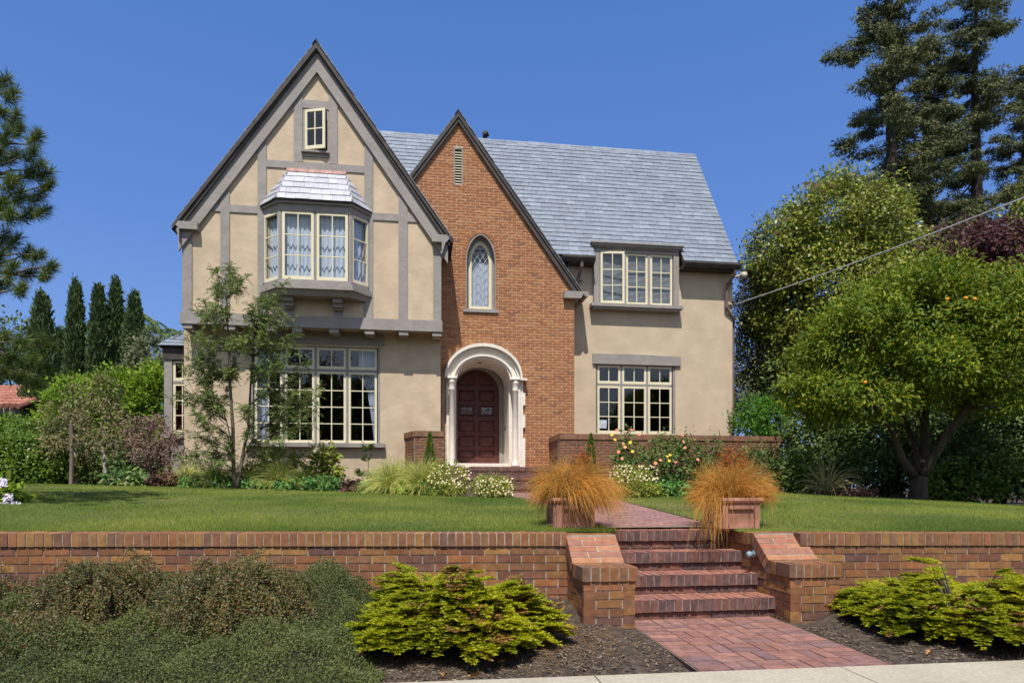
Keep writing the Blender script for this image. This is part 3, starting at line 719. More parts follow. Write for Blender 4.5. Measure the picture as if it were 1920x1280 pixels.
ring(.30, .57, .225, .47, 1.245, 1.30, AW[3]+.05, AW[3]+.14).build('sash', 'cream', aw)
mb = MB(); mb.box(AW[0]-.46, AW[0]+.45, 1.005, 1.06, AW[3]-.075, AW[3]-.005); mb.build('sill', 'trim', aw)
mb = MB(); y = 1.285
n = 14; pts = [(AW[0]+.24, AW[3]+.12)]+[(AW[0]+.24*math.cos(PI*k/n), AW[2]+.50*math.sin(PI*k/n)) for k in range(n+1)]+[(AW[0]-.24, AW[3]+.12)]
mb.add([(x, y, z) for x, z in pts], [tuple(range(len(pts)))]); mb.build('pane', 'glass', aw)
mb = MB()
def inwin(x, z):
    if z < AW[3]+.14: return False
    if z < AW[2]: return abs(x-AW[0]) < .225
    return (abs(x-AW[0])/.225)**2+((z-AW[2])/.47)**2 < 1
dz = .23; dx = .145
for s in (1, -1):
    for k in range(-12, 20):
        run = []
        for i in range(0, 160):
            tt = i/160*2.2; x = AW[0]-.30+s*0+(tt*dx/dz if s > 0 else .6-tt*dx/dz)+k*0; z = AW[3]-1.2+tt+k*dz
            if abs(x-AW[0]) > .3: continue
            if inwin(x, z): run.append((x, 1.276, z))
            elif run: break
        if len(run) > 2: mb.tube([run[0], run[-1]], .0055, 4)
mb.build('leading', 'lead', aw)
curtain(aw, [(AW[0]-.26, 1.39), (AW[0]+.26, 1.39)], AW[3]+.1, AW[2]+.05, .02, 5, seed=3)
room(aw, AW[0]-.4, AW[0]+.4, 1.33, 2.2, AW[3], AW[2]+.72)
# --- entrance: surround, columns, porch recess, door
def arch_pts(hw_, spring, rise, base, n=20): return [(DC+hw_, base)]+[(DC+hw_*math.cos(PI*k/n), spring+rise*math.sin(PI*k/n)) for k in range(n+1)]+[(DC-hw_, base)]
def arch_band(o_, i_, v0, v1, mb):
    n = len(o_); vs = [(x, v0, z) for x, z in o_]+[(x, v0, z) for x, z in i_]+[(x, v1, z) for x, z in o_]+[(x, v1, z) for x, z in i_]
    fs = []
    for i in range(n-1):
        j = i+1; fs += [(i, j, n+j, n+i), (2*n+i, 3*n+i, 3*n+j, 2*n+j), (i, 2*n+i, 2*n+j, j), (n+i, n+j, 3*n+j, 3*n+i)]
    fs += [(0, n, 3*n, 2*n), (n-1, 3*n-1, 4*n-1, 2*n-1)]; mb.add(vs, fs)
FB = .60
ds = MB()
arch_band(arch_pts(1.0, 2.90, .86, 2.86), arch_pts(.955, 2.88, .80, 2.86), .86, 1.2, ds)         # hood mould
arch_band(arch_pts(.955, 2.88, .80, FB), arch_pts(.885, 2.86, .73, FB), .95, 1.2, ds)
arch_band(arch_pts(.885, 2.86, .73, FB), arch_pts(.80, 2.84, .65, FB), 1.0, 1.25, ds)
arch_band(arch_pts(.80, 2.84, .65, 2.84), arch_pts(.745, 2.84, .60, 2.84), .93, 1.25, ds)
arch_band(arch_pts(.745, 2.84, .60, 2.84), arch_pts(.69, 2.84, .55, 2.84), .98, 1.3, ds)
arch_band(arch_pts(.80, 2.84, .64, FB), arch_pts(.69, 2.84, .545, FB), 1.25, 2.32, ds)
for k, (z0, z1) in enumerate([(FB, 1.35), (1.62, 1.95), (2.2, 2.52)]):                             # toothed quoins on the right jamb
    ds.box(DC+.955, DC+1.09, .985, 1.2, z0, z1)
ds.box(DC+.955, DC+1.03, .985, 1.2, 1.35, 1.62); ds.box(DC+.955, DC+1.03, .985, 1.2, 1.95, 2.2); ds.box(DC+.955, DC+1.03, .985, 1.2, 2.52, 2.86)
ds.box(DC+.9, DC+1.12, .84, 1.1, 2.83, 2.88)
surround = ds.build('door_surround', 'white', house)
for s, c_ in ((-1, DC-.82), (1, DC+.82)):
    cb = MB(); r = .075
    cb.lathe([(.001, 0), (r*1.5, 0), (r*1.5, .05), (r*1.25, .07), (r*1.4, .10), (r*1.1, .13), (r, .16), (r*.98, 1.95), (r*1.1, 1.96), (r, 1.99), (r*1.05, 2.08), (r*1.35, 2.13), (r*1.5, 2.16), (r*1.5, 2.22), (.001, 2.22)], (c_, .95, FB), 20)
    cb.box(c_-.13, c_+.13, .83, 1.08, FB+2.22, FB+2.28)
    cb.build('column', 'white', surround, True)
DC = 4.0; DV = 2.30                                                  # the door itself, deep in the porch
fd = MB(); arch_band(arch_pts(.78, 2.70, .70, .68), arch_pts(.625, 2.66, .68, .68), DV-.06, DV+.05, fd)
dfr = fd.build('front_door', 'trim', house)
mb = MB(); o_ = arch_pts(.63, 2.66, .69, .70); mb.prism([(x, z) for x, z in o_][::-1], DV+.02, DV+.06)
dleaf = mb.build('door_leaf', 'door', dfr)
mb = MB(); dx0, dx1 = DC-.62, DC+.62
def dtop(u): return 2.66+.675*math.sqrt(max(0, 1-((u-DC)/.625)**2))
for (a, b_) in ((dx0, dx0+.13), (DC-.06, DC+.06), (dx1-.13, dx1)):
    n_ = 10; mb.prism([(a, .72), (b_, .72)]+[(lerp(b_, a, k/n_), dtop(lerp(b_, a, k/n_))) for k in range(n_+1)], DV-.012, DV+.02)
rows = [.72, 1.10, 1.50, 1.92, 2.34, 2.76]
for i, z in enumerate(rows):
    for a, b_ in ((dx0+.13, DC-.06), (DC+.06, dx1-.13)): mb.box(a, b_, DV-.0115, DV+.02, z, z+(.18 if i == 0 else .12))
for i in range(5):
    for a, b_ in ((dx0+.13, DC-.06), (DC+.06, dx1-.13)):
        z0 = rows[i]+(.18 if i == 0 else .12); z1 = rows[i+1]
        if i == 3: continue
        t = .055; vs = [(a, DV+.019, z0), (b_, DV+.019, z0), (b_, DV+.019, z1), (a, DV+.019, z1), (a+t, DV-.006, z0+t), (b_-t, DV-.006, z0+t), (b_-t, DV-.006, z1-t), (a+t, DV-.006, z1-t)]
        mb.add(vs, [(0, 1, 5, 4), (1, 2, 6, 5), (2, 3, 7, 6), (3, 0, 4, 7), (4, 5, 6, 7)])
for a, b_ in ((dx0+.13, DC-.06), (DC+.06, dx1-.13)):
    m_ = (a+b_)/2; mb.prism([(a+.05, 2.93), (b_-.05, 2.93), (b_-.05, min(dtop(b_-.05)-.12, 3.2)), (m_, min(dtop(m_)-.1, 3.2)), (a+.05, min(dtop(a+.05)-.12, 3.2))], DV-.004, DV+.02)
mb.build('door_rails', 'door', dfr)
for a, b_ in ((dx0+.17, DC-.10), (DC+.10, dx1-.17)):
    q = MB(); q.box(a, b_, DV-.02, DV+.02, 2.08, 2.31); dg = q.build('door_light', 'door', dfr)
    q = MB(); q.add([(a+.03, DV-.022, 2.105), (b_-.03, DV-.022, 2.105), (b_-.03, DV-.022, 2.285), (a+.03, DV-.022, 2.285)], [(0, 1, 2, 3)]); q.build('pane', 'glass', dg)
mb = MB(); mb.tube([(dx0+.07, DV-.03, 1.42), (dx0+.07, DV-.06, 1.47), (dx0+.07, DV-.06, 1.6), (dx0+.07, DV-.03, 1.65)], .013, 8); mb.build('door_handle', 'brass', dfr); mb = MB(); mb.lathe([(.001, 0), (.03, 0), (.03, .02), (.001, .02)], (dx0+.07, DV-.03, 1.82), 12); mb.build('deadbolt', 'brass', dfr)
mb = MB(); mb.box(3.36, 4.78, 1.3, DV+.05, .60, .70); mb.build('threshold', 'white', dfr)
DC = 4.07
mb = MB(); mb.lathe([(.001, 0), (.05, 0), (.05, .012), (.001, .012)], (DC-.05, 1.5, 3.36), 14); mb.build('porch_light', 'brass', surround)
mb = MB(); mb.box(DC+.665, DC+.69, 1.9, 1.93, 1.62, 1.72); mb.build('doorbell', 'trim_dark', surround)
room(dfr, DC-.9, DC+.9, DV+.08, DV+.5, .5, 3.5)
# --- big ground-floor window, front gable
wn = MB(); z0, z1 = 1.13, 3.47; tz = 2.90
for a, b_ in ((-1.545, -1.50), (1.43, 1.475)): wn.box(a, b_, .44, .62, z0, z1)
us = [-1.50, -.80, -.055, .69, 1.43]
for k, u in enumerate(us[1:-1]): wn.box(u-.028, u+.028, .475, .60, z0, z1)
for a, b_ in zip(us, us[1:]): wn.box(a+.028, b_-.028, .478, .60, tz-.028, tz+.028)
wn.box(-1.5, 1.43, .478, .60, z1-.03, z1+.02)
bigw = wn.build('window', 'trim', house)
for k, (a, b_) in enumerate(zip(us, us[1:])):
    sash(bigw, (a+.03, .49, z0), b_-a-.06, tz-z0-.03, 2, 4); sash(bigw, (a+.03, .49, tz+.03), b_-a-.06, z1-tz-.06, 2, 1, fw=.05)
mb = MB(); mb.box(-1.66, 1.60, .30, .60, 1.03, 1.128); mb.build('sill', 'trim', bigw)
mb = MB(); mb.box(-1.62, 1.58, .42, .50, 3.52, 3.79); mb.build('lintel', 'trim', bigw)
curtain(bigw, [(.95, .72), (1.42, .72)], 1.15, 3.45, .028, 6, gather=lambda t, z: t if z > .7 else lerp(lerp(.75, .35, max(0, (z-.1))/.6 if z > .1 else 0), 1, t) if z < .6 else lerp(lerp(.35, 0, (z-.6)/.1), 1, t), seed=5)
curtain(bigw, [(-1.5, .72), (-.95, .72)], 1.15, 3.45, .028, 6, gather=lambda t, z: t*(.8 if z > .7 else .55), seed=6)
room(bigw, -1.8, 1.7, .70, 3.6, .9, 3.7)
# --- attic window, ajar
wn = MB()
for a, b_, c_, d_ in ((-.262, -.23, 7.93, 8.93), (.278, .31, 7.93, 8.93), (-.23, .278, 8.90, 8.93)): wn.box(a, b_, -.01, .15, c_, d_)
atw = wn.build('window', 'trim', house); sash(atw, (-.225, -.02, 7.96), .50, .93, 2, 2, rz=-.30, fw=.06, mw=.025)
mb = MB(); mb.box(-.30, .34, -.09, .02, 7.885, 7.93); mb.build('sill', 'trim', atw); room(atw, -.262, .31, .2, 1.2, 7.93, 8.93)
# --- oriel (bay window)
by0, by1 = 4.78, 6.36; FV = -.42
fl, fr_, bl_, br_ = (-.70, FV), (.86, FV), (-1.15, -.03), (1.24, -.03)
def plan(mb, P, z0, z1, mi=0, P2=None):
    P2 = P2 or P; n = len(P); vs = [(x, y, z0) for x, y in P]+[(x, y, z1) for x, y in P2]
    mb.add(vs, [tuple(range(n-1, -1, -1)), tuple(range(n, 2*n))]+[(i, (i+1) % n, (i+1) % n+n, i+n) for i in range(n)], mi)
def oriel_plan(d): return [(bl_[0]-d, .0), (fl[0]-d*.6, FV-d), (fr_[0]+d*.6, FV-d), (br_[0]+d, .0)]
bay = MB(); plan(bay, oriel_plan(.03), 4.70, 4.785); plan(bay, oriel_plan(.08), 4.63, 4.70); plan(bay, oriel_plan(.11), 4.56, 4.63, 0, oriel_plan(.11)); plan(bay, oriel_plan(-.02), 4.44, 4.56, 0, oriel_plan(.06))
plan(bay, oriel_plan(.02), 6.34, 6.50); plan(bay, oriel_plan(.07), 6.50, 6.56)
# corner posts and mullion
for (x, y) in (fl, fr_): bay.lathe([(.001, 4.78), (.05, 4.78), (.05, 6.35), (.001, 6.35)], (x, y+.04, 0), 8)
bay.box(.055, .095, FV+.0, FV+.08, 4.78, 6.35)
bay.box(-1.16, -1.10, -.06, 0, 4.78, 6.35); bay.box(1.18, 1.25, -.06, 0, 4.78, 6.35)
bayo = bay.build('bay_window', 'trim', house)
sash(bayo, (-.655, FV-.005, 4.79), .70, 1.55, 2, 3, fw=.06); sash(bayo, (.105, FV-.005, 4.79), .70, 1.55, 2, 3, fw=.06)
dl = Vector((fl[0]-bl_[0], fl[1]-bl_[1], 0)); sash(bayo, (bl_[0]+.01, bl_[1]-.015, 4.79), dl.length-.04, 1.55, 1, 3, rz=math.atan2(dl.y, dl.x), fw=.055)
dr = Vector((br_[0]-fr_[0], br_[1]-fr_[1], 0)); sash(bayo, (fr_[0]+.035, fr_[1]+.02, 4.79), dr.length-.05, 1.55, 1, 3, rz=math.atan2(dr.y, dr.x), fw=.055)
for u in (-.665, .445): 
    b1 = MB(); b1.prism([(u, 4.20), (u+.21, 4.20), (u+.21, 4.44), (u, 4.44)], -.12, 0); b1.box(u-.005, u+.215, -.30, 0, 4.34, 4.438); b1.box(u-.01, u+.22, -.2, 0, 4.25, 4.345); b1.build('bracket', 'trim', bayo)
rf = MB(); ze, zt = 6.56, 7.44; e_ = [(-1.26, .0), (-.76, FV-.13), (.92, FV-.13), (1.34, .0)]; tp_ = [(-.62, 0), (-.60, -.02), (.70, -.02), (.72, 0)]
plan(rf, e_, ze, zt, 1, tp_)
def tri_slate(p0, p1, q1, q0, mk=0):
    """slates on a trapezium p0-p1 (eave) q0-q1 (top)"""
    p0, p1, q0, q1 = map(Vector, (p0, p1, q0, q1)); A = (p1-p0).normalized(); up_ = (q0-p0); up_ = up_-A*up_.dot(A); Lh = up_.length; Bv = up_/Lh
    def sp(b_):
        t = min(1, b_/Lh); a = p0.lerp(q0, t); c = p1.lerp(q1, t); return ((a-p0).dot(A), (c-p0).dot(A))
    slates(rf, p0, A, Bv, sp, Lh, exp=Lh/5.001, wid=.25, th=.012, mi=0)
tri_slate((-.76, FV-.13, ze), (.92, FV-.13, ze), (.70, -.02, zt), (-.60, -.02, zt))
tri_slate((-1.26, 0, ze), (-.76, FV-.13, ze), (-.60, -.02, zt), (-.62, 0, zt)); tri_slate((.92, FV-.13, ze), (1.34, 0, ze), (.72, 0, zt), (.70, -.02, zt))
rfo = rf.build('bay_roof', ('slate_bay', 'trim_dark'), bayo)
mb = MB(); mb.box(-.62, .72, -.07, -.002, zt-.03, zt+.04); mb.build('flashing', 'copper', bayo)
curtain(bayo, [(bl_[0]+.12, .04), (fl[0]+.04, FV+.14), (.02, FV+.16)], 4.84, 6.27, .022, 11, seed=1)
curtain(bayo, [(.1, FV+.16), (fr_[0]-.02, FV+.14), (br_[0]-.1, .04)], 4.84, 6.27, .022, 10, seed=2)
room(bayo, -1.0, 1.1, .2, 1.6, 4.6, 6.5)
# --- wing wall and its windows
wall('wing_wall', rect(6.45, 11.2, GZ, 6.2), [rect(7.22, 9.51, 1.56, 3.46), rect(7.3, 9.4, 5.1, 6.3)], 1.65, .25, 'stucco_smooth')
wn = MB(); z0, z1, tz = 1.56, 3.46, 2.90
us = [7.25, 7.955, 8.70, 9.44]
for a, b_ in ((7.22, 7.25), (9.44, 9.51)): wn.box(a, b_, 1.66, 1.82, z0, z1)
for u in us[1:-1]: wn.box(u-.028, u+.028, 1.68, 1.80, z0, z1)
for a, b_ in zip(us, us[1:]): wn.box(a+.028, b_-.028, 1.682, 1.80, tz-.03, tz+.025)
wn.box(7.25, 9.44, 1.67, 1.8, z1-.03, z1)
rw = wn.build('window', 'trim', house)
for a, b_ in zip(us, us[1:]):
    sash(rw, (a+.03, 1.675, z0), b_-a-.06, tz-z0-.035, 2, 3); sash(rw, (a+.03, 1.675, tz+.028), b_-a-.06, z1-tz-.06, 2, 1)
mb = MB(); mb.prism([(7.13, 3.455), (9.65, 3.455), (9.65, 3.70), (8.6, 3.735), (7.13, 3.73)], 1.585, 1.68); mb.build('lintel', 'trim', rw)
mb = MB(); mb.box(7.33, 7.55, 1.705, 1.708, 1.70, 1.93); mb.build('paper_notice', 'paper', rw)
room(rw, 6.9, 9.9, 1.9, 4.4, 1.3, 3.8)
ub = MB(); uz0, uz1 = 5.06, 6.60; V1 = 1.49
ub.box(7.14, 7.30, V1+.02, 1.66, uz0, uz1); ub.box(9.40, 9.56, V1+.02, 1.66, uz0, uz1); ub.box(7.30, 9.40, V1+.03, 1.66, 6.50, uz1)
for u in (8.02, 8.70): ub.box(u-.03, u+.03, V1+.03, 1.6, uz0, 6.5)
uw = ub.build('window', 'trim', house)
mb = MB(); mb.box(7.04, 9.64, 1.39, 1.66, 4.985, 5.07); mb.box(7.10, 9.58, 1.43, 1.65, 4.93, 4.984); mb.build('sill', 'trim', uw)
co = MB()
for d, z0, z1 in ((.0, 6.60, 6.64), (.05, 6.64, 6.70), (.09, 6.70, 6.74)): co.box(7.12-d, 9.58+d, V1-.02-d, 1.9, z0, z1)
co.add([(7.03, V1-.11, 6.74), (9.67, V1-.11, 6.74), (9.5, 1.85, 6.86), (7.2, 1.85, 6.86)], [(0, 1, 2, 3)]); co.build('cornice', 'trim', uw)
sash(uw, (7.32, V1+.02, 5.08), .66, 1.43, 2, 3, rz=-.10, fw=.06); 
sash(uw, (8.05, V1+.06, 5.08), .62, 1.42, 2, 3, fw=.06); sash(uw, (8.74, V1+.06, 5.08), .64, 1.42, 2, 3, fw=.06)
bl2 = MB()
for k in range(44):
    z = 5.1+k*.033; bl2.add([(7.3, 1.60, z), (9.4, 1.60, z), (9.4, 1.63, z+.026), (7.3, 1.63, z+.026)], [(0, 1, 2, 3)])
bl2.build('blind', 'blind', uw); room(uw, 7.2, 9.5, 1.66, 2.6, 5.0, 6.12)
cw = MB(); cw.box(7.14, 7.30, 1.66, 2.3, 6.1, 6.75); cw.build('dormer_cheek', 'trim', uw); cw = MB(); cw.box(9.4, 9.56, 1.66, 2.3, 6.1, 6.75); cw.build('dormer_cheek', 'trim', uw)
# gutters, downpipes
for (a, b_) in ((6.2, 7.10), (9.60, 11.24)):
    g = MB(); prof = [(1.17, 6.26), (1.17, 6.20), (1.21, 6.13), (1.30, 6.10), (1.36, 6.12), (1.36, 6.26)]
    g.loft([[(u, y, z) for y, z in prof] for u in (a, b_)]); g.build('gutter', 'trim_dark', house)
mb = MB(); mb.box(6.48, 7.12, 1.36, 1.66, 6.10, 6.14); mb.build('soffit', 'trim_dark', house); mb = MB(); mb.box(9.58, 11.2, 1.36, 1.66, 6.10, 6.14); mb.build('soffit', 'trim_dark', house)
def downpipe(u, pts, z):
    g = MB(); g.tube(pts, .045, 8)
    for zz in z: g.box(u-.10, u+.10, 1.54, 1.6, zz, zz+.03)
    return g.build('downpipe', 'downp', house)
M['downp'] = mat('downpipe_paint', [(.15, .105, .10), (.19, .135, .125)], .6, bstr=.1)
downpipe(6.72, [(6.74, 1.27, 6.12), (6.74, 1.27, 6.0), (6.70, 1.5, 5.75), (6.68, 1.55, 5.6), (6.68, 1.55, 5.2)], (5.68, 5.45))
downpipe(11.08, [(11.10, 1.27, 6.12), (11.10, 1.30, 6.0), (11.0, 1.5, 5.75), (10.98, 1.55, 5.6), (10.98, 1.56, 5.12), (11.22, 1.62, 4.85), (11.27, 1.75, 4.7), (11.27, 1.78, 0)], (5.78, 5.3))
# --- west side bay seen past the corner
sbm = MB(); sbm.box(-3.62, -3.44, .80, 3.0, GZ, 3.42); sbm.box(-3.44, -3.0, .80, .95, GZ, 1.34); sbm.box(-3.44, -3.0, .80, .95, 3.12, 3.42); 
sbo = sbm.build('side_bay', 'trim', house)
mb = MB(); mb.box(-3.64, -3.0, .77, 3.05, 3.12, 3.42); mb.build('fascia', 'trim_dark', sbo)
mb = MB(); slates(mb, Vector((-3.74, .68, 3.42)), XA, Vector((.25, .6, .5)).normalized(), lambda b_: (b_*.2, .75), .72, exp=.16); mb.add([(-3.72, .70, 3.41), (-3.0, .70, 3.41), (-3.0, 1.25, 3.86), (-3.42, 1.25, 3.86), (-3.72, 3.0, 3.41), (-3.42, 3.0, 3.86)], [(0, 1, 2, 3), (0, 3, 5, 4)], 1); mb.build('bay_roof', ('slate', 'trim_dark'), sbo)
sash(sbo, (-3.43, .84, 1.36), .42, 1.20, 2, 3); sash(sbo, (-3.43, .84, 2.62), .42, .48, 2, 1)
mb = MB(); mb.box(-3.44, -3.0, .83, .95, 2.56, 2.62); mb.build('transom', 'trim', sbo); mb = MB(); mb.box(-3.66, -3.02, .70, .95, 1.24, 1.33); mb.build('sill', 'trim', sbo)
room(sbo, -3.43, -3.05, 1.0, 1.6, 1.3, 3.15, 'redinterior')
# --- terrace, door steps and the low brick walls beside them
stp = empty('door_steps', hw(3.02, 0, 0), HA); tag(stp, 'dark red brick steps rising to the arched front door', 'steps')
for k, (z, v) in enumerate(((.115, -.70), (.335, -.36), (.56, -.02))):
    mb = MB(); O1 = Vector((0, 0, 0)); zb = (-.2, .115, .335)[k]; v_end = 1.3 if k == 2 else v+.36
    rowlocks(mb, O1, XA, ZA, YA, 0, 2.76, z-.10, z, v, v+.2, w=.062, j=.003); courses(mb, Vector((0, v, 0)), XA, ZA, YA, 0, 2.76, z-.112, zb, dep=.1, proud=-.02)
    mb.fbox(O1, XA, ZA, YA, 0, 2.76, zb-.02, z-.008, v+.03, v_end+.03, 1); mb.build('step', ('sbrick', 'stepmortar'), stp)
mb = MB(); mb.box(0, 2.76, .2, 2.4, .44, .575); mb.build('landing', 'upath', stp)
def low_wall(name, pts, top, label):
    P = [hw(*p) for p in pts]; root = empty(name, P[0]); tag(root, label, 'garden wall', 'low brick walls beside the door steps')
    mb = MB(); c = MB()
    for a, b_ in zip(P, P[1:]):
        A = (b_-a).normalized(); L = (b_-a).length-(0 if b_ is P[-1] else (.225 if len(P) == 3 and pts[0][1] == 1.0 else .09)); D = Vector((-A.y, A.x, 0)); O1 = a-P[0]
        courses(mb, O1, A, ZA, D, 0, L, top-.15, -.25, bl=.205, bh=.055, joint=.013, dep=.1); mb.fbox(O1, A, ZA, D, 0, L, -.3, top-.12, .01, .22, 1)
        rowlocks(c, O1, A, ZA, D, -.01, L+.01, top-.13, top, -.025, .245, w=.062); c.fbox(O1, A, ZA, D, 0, L, top-.125, top-.006, -.015, .24, 1)
    mb.build('brickwork', ('lwbrick', 'mortar2'), root); c.build('coping', ('lwbrick', 'mortar2'), root); return root
M['lwbrick'] = mat('old_brick', [(.20, .095, .055), (.25, .12, .065), (.17, .085, .055), (.28, .14, .08)], .85, island=True, bscale=40, bstr=.4, nfac=.3)
M['mortar2'] = mat('grey_mortar', [(.28, .23, .18), (.33, .28, .22)], .95, bstr=.2)
low_wall('low_brick_wall', [(2.08, .44), (2.33, -.28), (3.0, -.28)], 1.39, 'short low brick wall on the near side of the door, against the cream wall')
low_wall('low_brick_wall', [(5.80, 1.0), (5.80, -.28), (11.6, -.28)], 1.36, 'long low brick wall behind the rose bushes, below the wing window')
tr_ = MB(); tr_.box(5.95, 11.5, -.1, 1.6, -.2, .5); tag(place(tr_.build('terrace', 'upath'), HO, HA), kind='structure')
# service mast, cable loops, and the overhead wire
P = hw(11.30, 1.62, 0)
mb = MB(); mb.tube([P+Vector((-.1, 0, 6.0)), P+Vector((.08, -.1, 6.02))], .035, 8); mb.build('service_head', 'plastic', None)
sh = bpy.data.objects['service_head']; tag(sh, 'cream weatherhead fitting at the roof corner where the wire meets the house', 'electrical fitting')
mb = MB(); mb.lathe([(.001, -.10), (.08, -.08), (.10, 0), (.08, .07), (.001, .09)], tuple(P+Vector((.16, -.15, 6.02))), 12); mb.build('weather_cap', 'plastic', sh, True)
a = P+Vector((.16, -.15, 5.95))
for k in range(4):
    mb = MB(); dx = .03*k; pts = [a+Vector((-.03+dx, 0, 0)), a+Vector((.02-dx, 0, -.4)), a+Vector((-.06-dx*1.3, 0, -.8)), a+Vector((-.12+dx*2, 0, -1.02-.03*k)), a+Vector((-.24, 0, -.75-.06*k)), a+Vector((-.26-.02*k, .1, -.62))]
    mb.tube(pts, .010, 5); mb.build('cable_loop', 'blackcable', sh)
def wire(name, p, q, sag, r, label, mk='cable'):
    mb = MB(); p = Vector(p); q = Vector(q); pts = [p.lerp(q, i/24)-Vector((0, 0, sag*4*(i/24)*(1-i/24))) for i in range(25)]; mb.tube(pts, r, 6); return tag(mb.build(name, mk), label, 'cable')
wire('overhead_wire', hw(11.25, 1.55, 5.23), Vector((9.9, 9.6, 5.25)), .10, .014, 'pale service wire running from the house corner past the magnolia to the frame edge')
for k, (y, z) in enumerate(((-1.08, 6.2), (-.80, 6.2))):
    tag(wire('utility_cable', (-30, y-30*.13, z), (30, y+30*.13, z), .2, .022, 'black utility cable strung high over the sidewalk', 'blackcable'), group='cables over the sidewalk')
# --- neighbour's house, far left
nb = empty('neighbour_house', at(0, 800, 24)); tag(nb, 'pale neighbouring house with a red tiled roof glimpsed behind the cypress', 'house')
M['nwall'] = mat('pale_render', [(.42, .42, .42), (.5, .5, .5)], .9)
mb = MB(); mb.box(-5, .55, 0, 5, -3.5, .75); mb.build('wall', 'nwall', nb)
mb = MB()
for i in range(28):
    for k in range(7):
        x = .9-i*.22; y = -.35+k*.4; z = .72+k*.16
        mb.tube([(x, y, z), (x, y+.45, z+.17)], [.11, .095], 6)
mb.build('tile_roof', 'tile', nb)
mb = MB(); mb.box(-.15, .35, -.04, .0, -.6, .5); mb.build('window', 'dark', nb)
# ------------------------------------------------------------------ plants
L_ = leafmat
M['l_redwood'] = L_('redwood_needles', [(.075, .105, .06), (.11, .14, .065), (.17, .18, .07), (.13, .13, .06)], trans=.15, clump=.5, rough=.7)
M['l_cypress'] = L_('cypress_foliage', [(.045, .085, .032), (.07, .115, .042), (.10, .15, .05)], trans=.1, clump=1.2, rough=.7)
M['l_hedge'] = L_('laurel_leaves', [(.13, .24, .015), (.19, .31, .022), (.27, .38, .03), (.08, .16, .015)], trans=.35)
M['l_dogwood'] = L_('dogwood_leaves', [(.15, .16, .06), (.22, .21, .10), (.26, .20, .12), (.12, .14, .04)], trans=.3)
M['l_maple'] = L_('maple_leaves', [(.24, .14, .13), (.32, .20, .18), (.16, .09, .095), (.27, .20, .13)], trans=.25)
M['l_bush'] = L_('camellia_leaves', [(.08, .15, .018), (.12, .21, .026), (.19, .29, .04), (.05, .10, .016)], trans=.3, rough=.4)
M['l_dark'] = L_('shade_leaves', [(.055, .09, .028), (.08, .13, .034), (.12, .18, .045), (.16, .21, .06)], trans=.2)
M['l_magnolia'] = L_('magnolia_leaves', [(.13, .20, .022), (.21, .27, .028), (.34, .35, .04), (.20, .18, .06), (.09, .14, .025)], trans=.2, rough=.4)
M['l_grey'] = L_('grey_green_leaves', [(.10, .13, .06), (.15, .17, .08), (.19, .18, .11), (.08, .12, .035)], trans=.2)
M['l_orange'] = L_('citrus_leaves', [(.07, .13, .010), (.12, .185, .012), (.18, .25, .016), (.32, .32, .022), (.09, .15, .012)], [0, .3, .65, .93, 1], trans=.35, rough=.6, spec=.25)
M['l_plum'] = L_('plum_leaves', [(.075, .028, .032), (.11, .038, .042), (.05, .022, .026)], trans=.2)
M['l_bamboo'] = L_('bamboo_leaves', [(.08, .20, .02), (.12, .28, .03), (.06, .15, .02)], trans=.35)
M['l_fern'] = L_('ferny_leaves', [(.095, .15, .045), (.14, .20, .06), (.19, .25, .075), (.23, .27, .09)], trans=.25)
M['l_juniper'] = L_('golden_yew_needles', [(.32, .34, .012), (.44, .45, .014), (.20, .25, .012), (.58, .54, .02), (.12, .17, .012)], [0, .35, .6, .85, 1], trans=.42)
M['l_junred'] = L_('browning_needles', [(.30, .13, .04), (.22, .12, .04), (.35, .22, .05)], trans=.2)
M['l_coton'] = L_('cotoneaster_leaves', [(.065, .09, .030), (.095, .12, .038), (.13, .15, .052), (.17, .18, .075)], [0, .4, .8, 1], trans=.12, rough=.55, spec=.2)
M['l_coton2'] = L_('cotoneaster_red_leaves', [(.085, .11, .036), (.12, .14, .05), (.16, .17, .065), (.24, .12, .06), (.11, .11, .045)], trans=.15, rough=.45)
M['berry'] = mat('red_berries', [(.30, .05, .03), (.4, .08, .05)], .4, island=True, bstr=0)
M['l_sedge'] = L_('orange_sedge', [(.50, .20, .03), (.60, .29, .05), (.36, .14, .025), (.68, .38, .09), (.27, .17, .04)], trans=.3, clump=6)
M['l_nandina'] = L_('nandina_leaves', [(.38, .07, .02), (.45, .13, .03), (.28, .07, .02), (.30, .16, .03)], trans=.3)
M['l_yellowgrass'] = L_('golden_grass', [(.62, .60, .14), (.42, .48, .10), (.75, .68, .28), (.26, .38, .07)], trans=.35)
M['l_seedgrass'] = L_('seedhead_grass', [(.45, .36, .18), (.35, .32, .14), (.55, .44, .25)], trans=.3)
M['l_perennial'] = L_('perennial_leaves', [(.17, .27, .035), (.27, .35, .04), (.42, .42, .07), (.13, .21, .035), (.45, .36, .10)], trans=.3)
M['l_rose'] = L_('rose_leaves', [(.07, .13, .032), (.10, .18, .04), (.16, .23, .06), (.19, .14, .06)], trans=.25)
M['l_green'] = L_('ground_leaves', [(.08, .19, .05), (.12, .27, .07), (.18, .34, .09)], trans=.3)
M['l_bronze'] = L_('bronze_leaves', [(.10, .045, .045), (.15, .07, .055), (.07, .04, .04)], trans=.2)
M['l_lime'] = L_('lime_leaves', [(.30, .42, .03), (.20, .35, .04), (.38, .42, .06)], trans=.35)
M['l_hosta'] = L_('variegated_leaves', [(.08, .17, .05), (.12, .22, .06), (.32, .36, .16)], trans=.3)
M['l_pine'] = L_('pine_needles', [(.085, .13, .035), (.13, .18, .045), (.20, .25, .06), (.06, .10, .04)], trans=.2, clump=2.5)
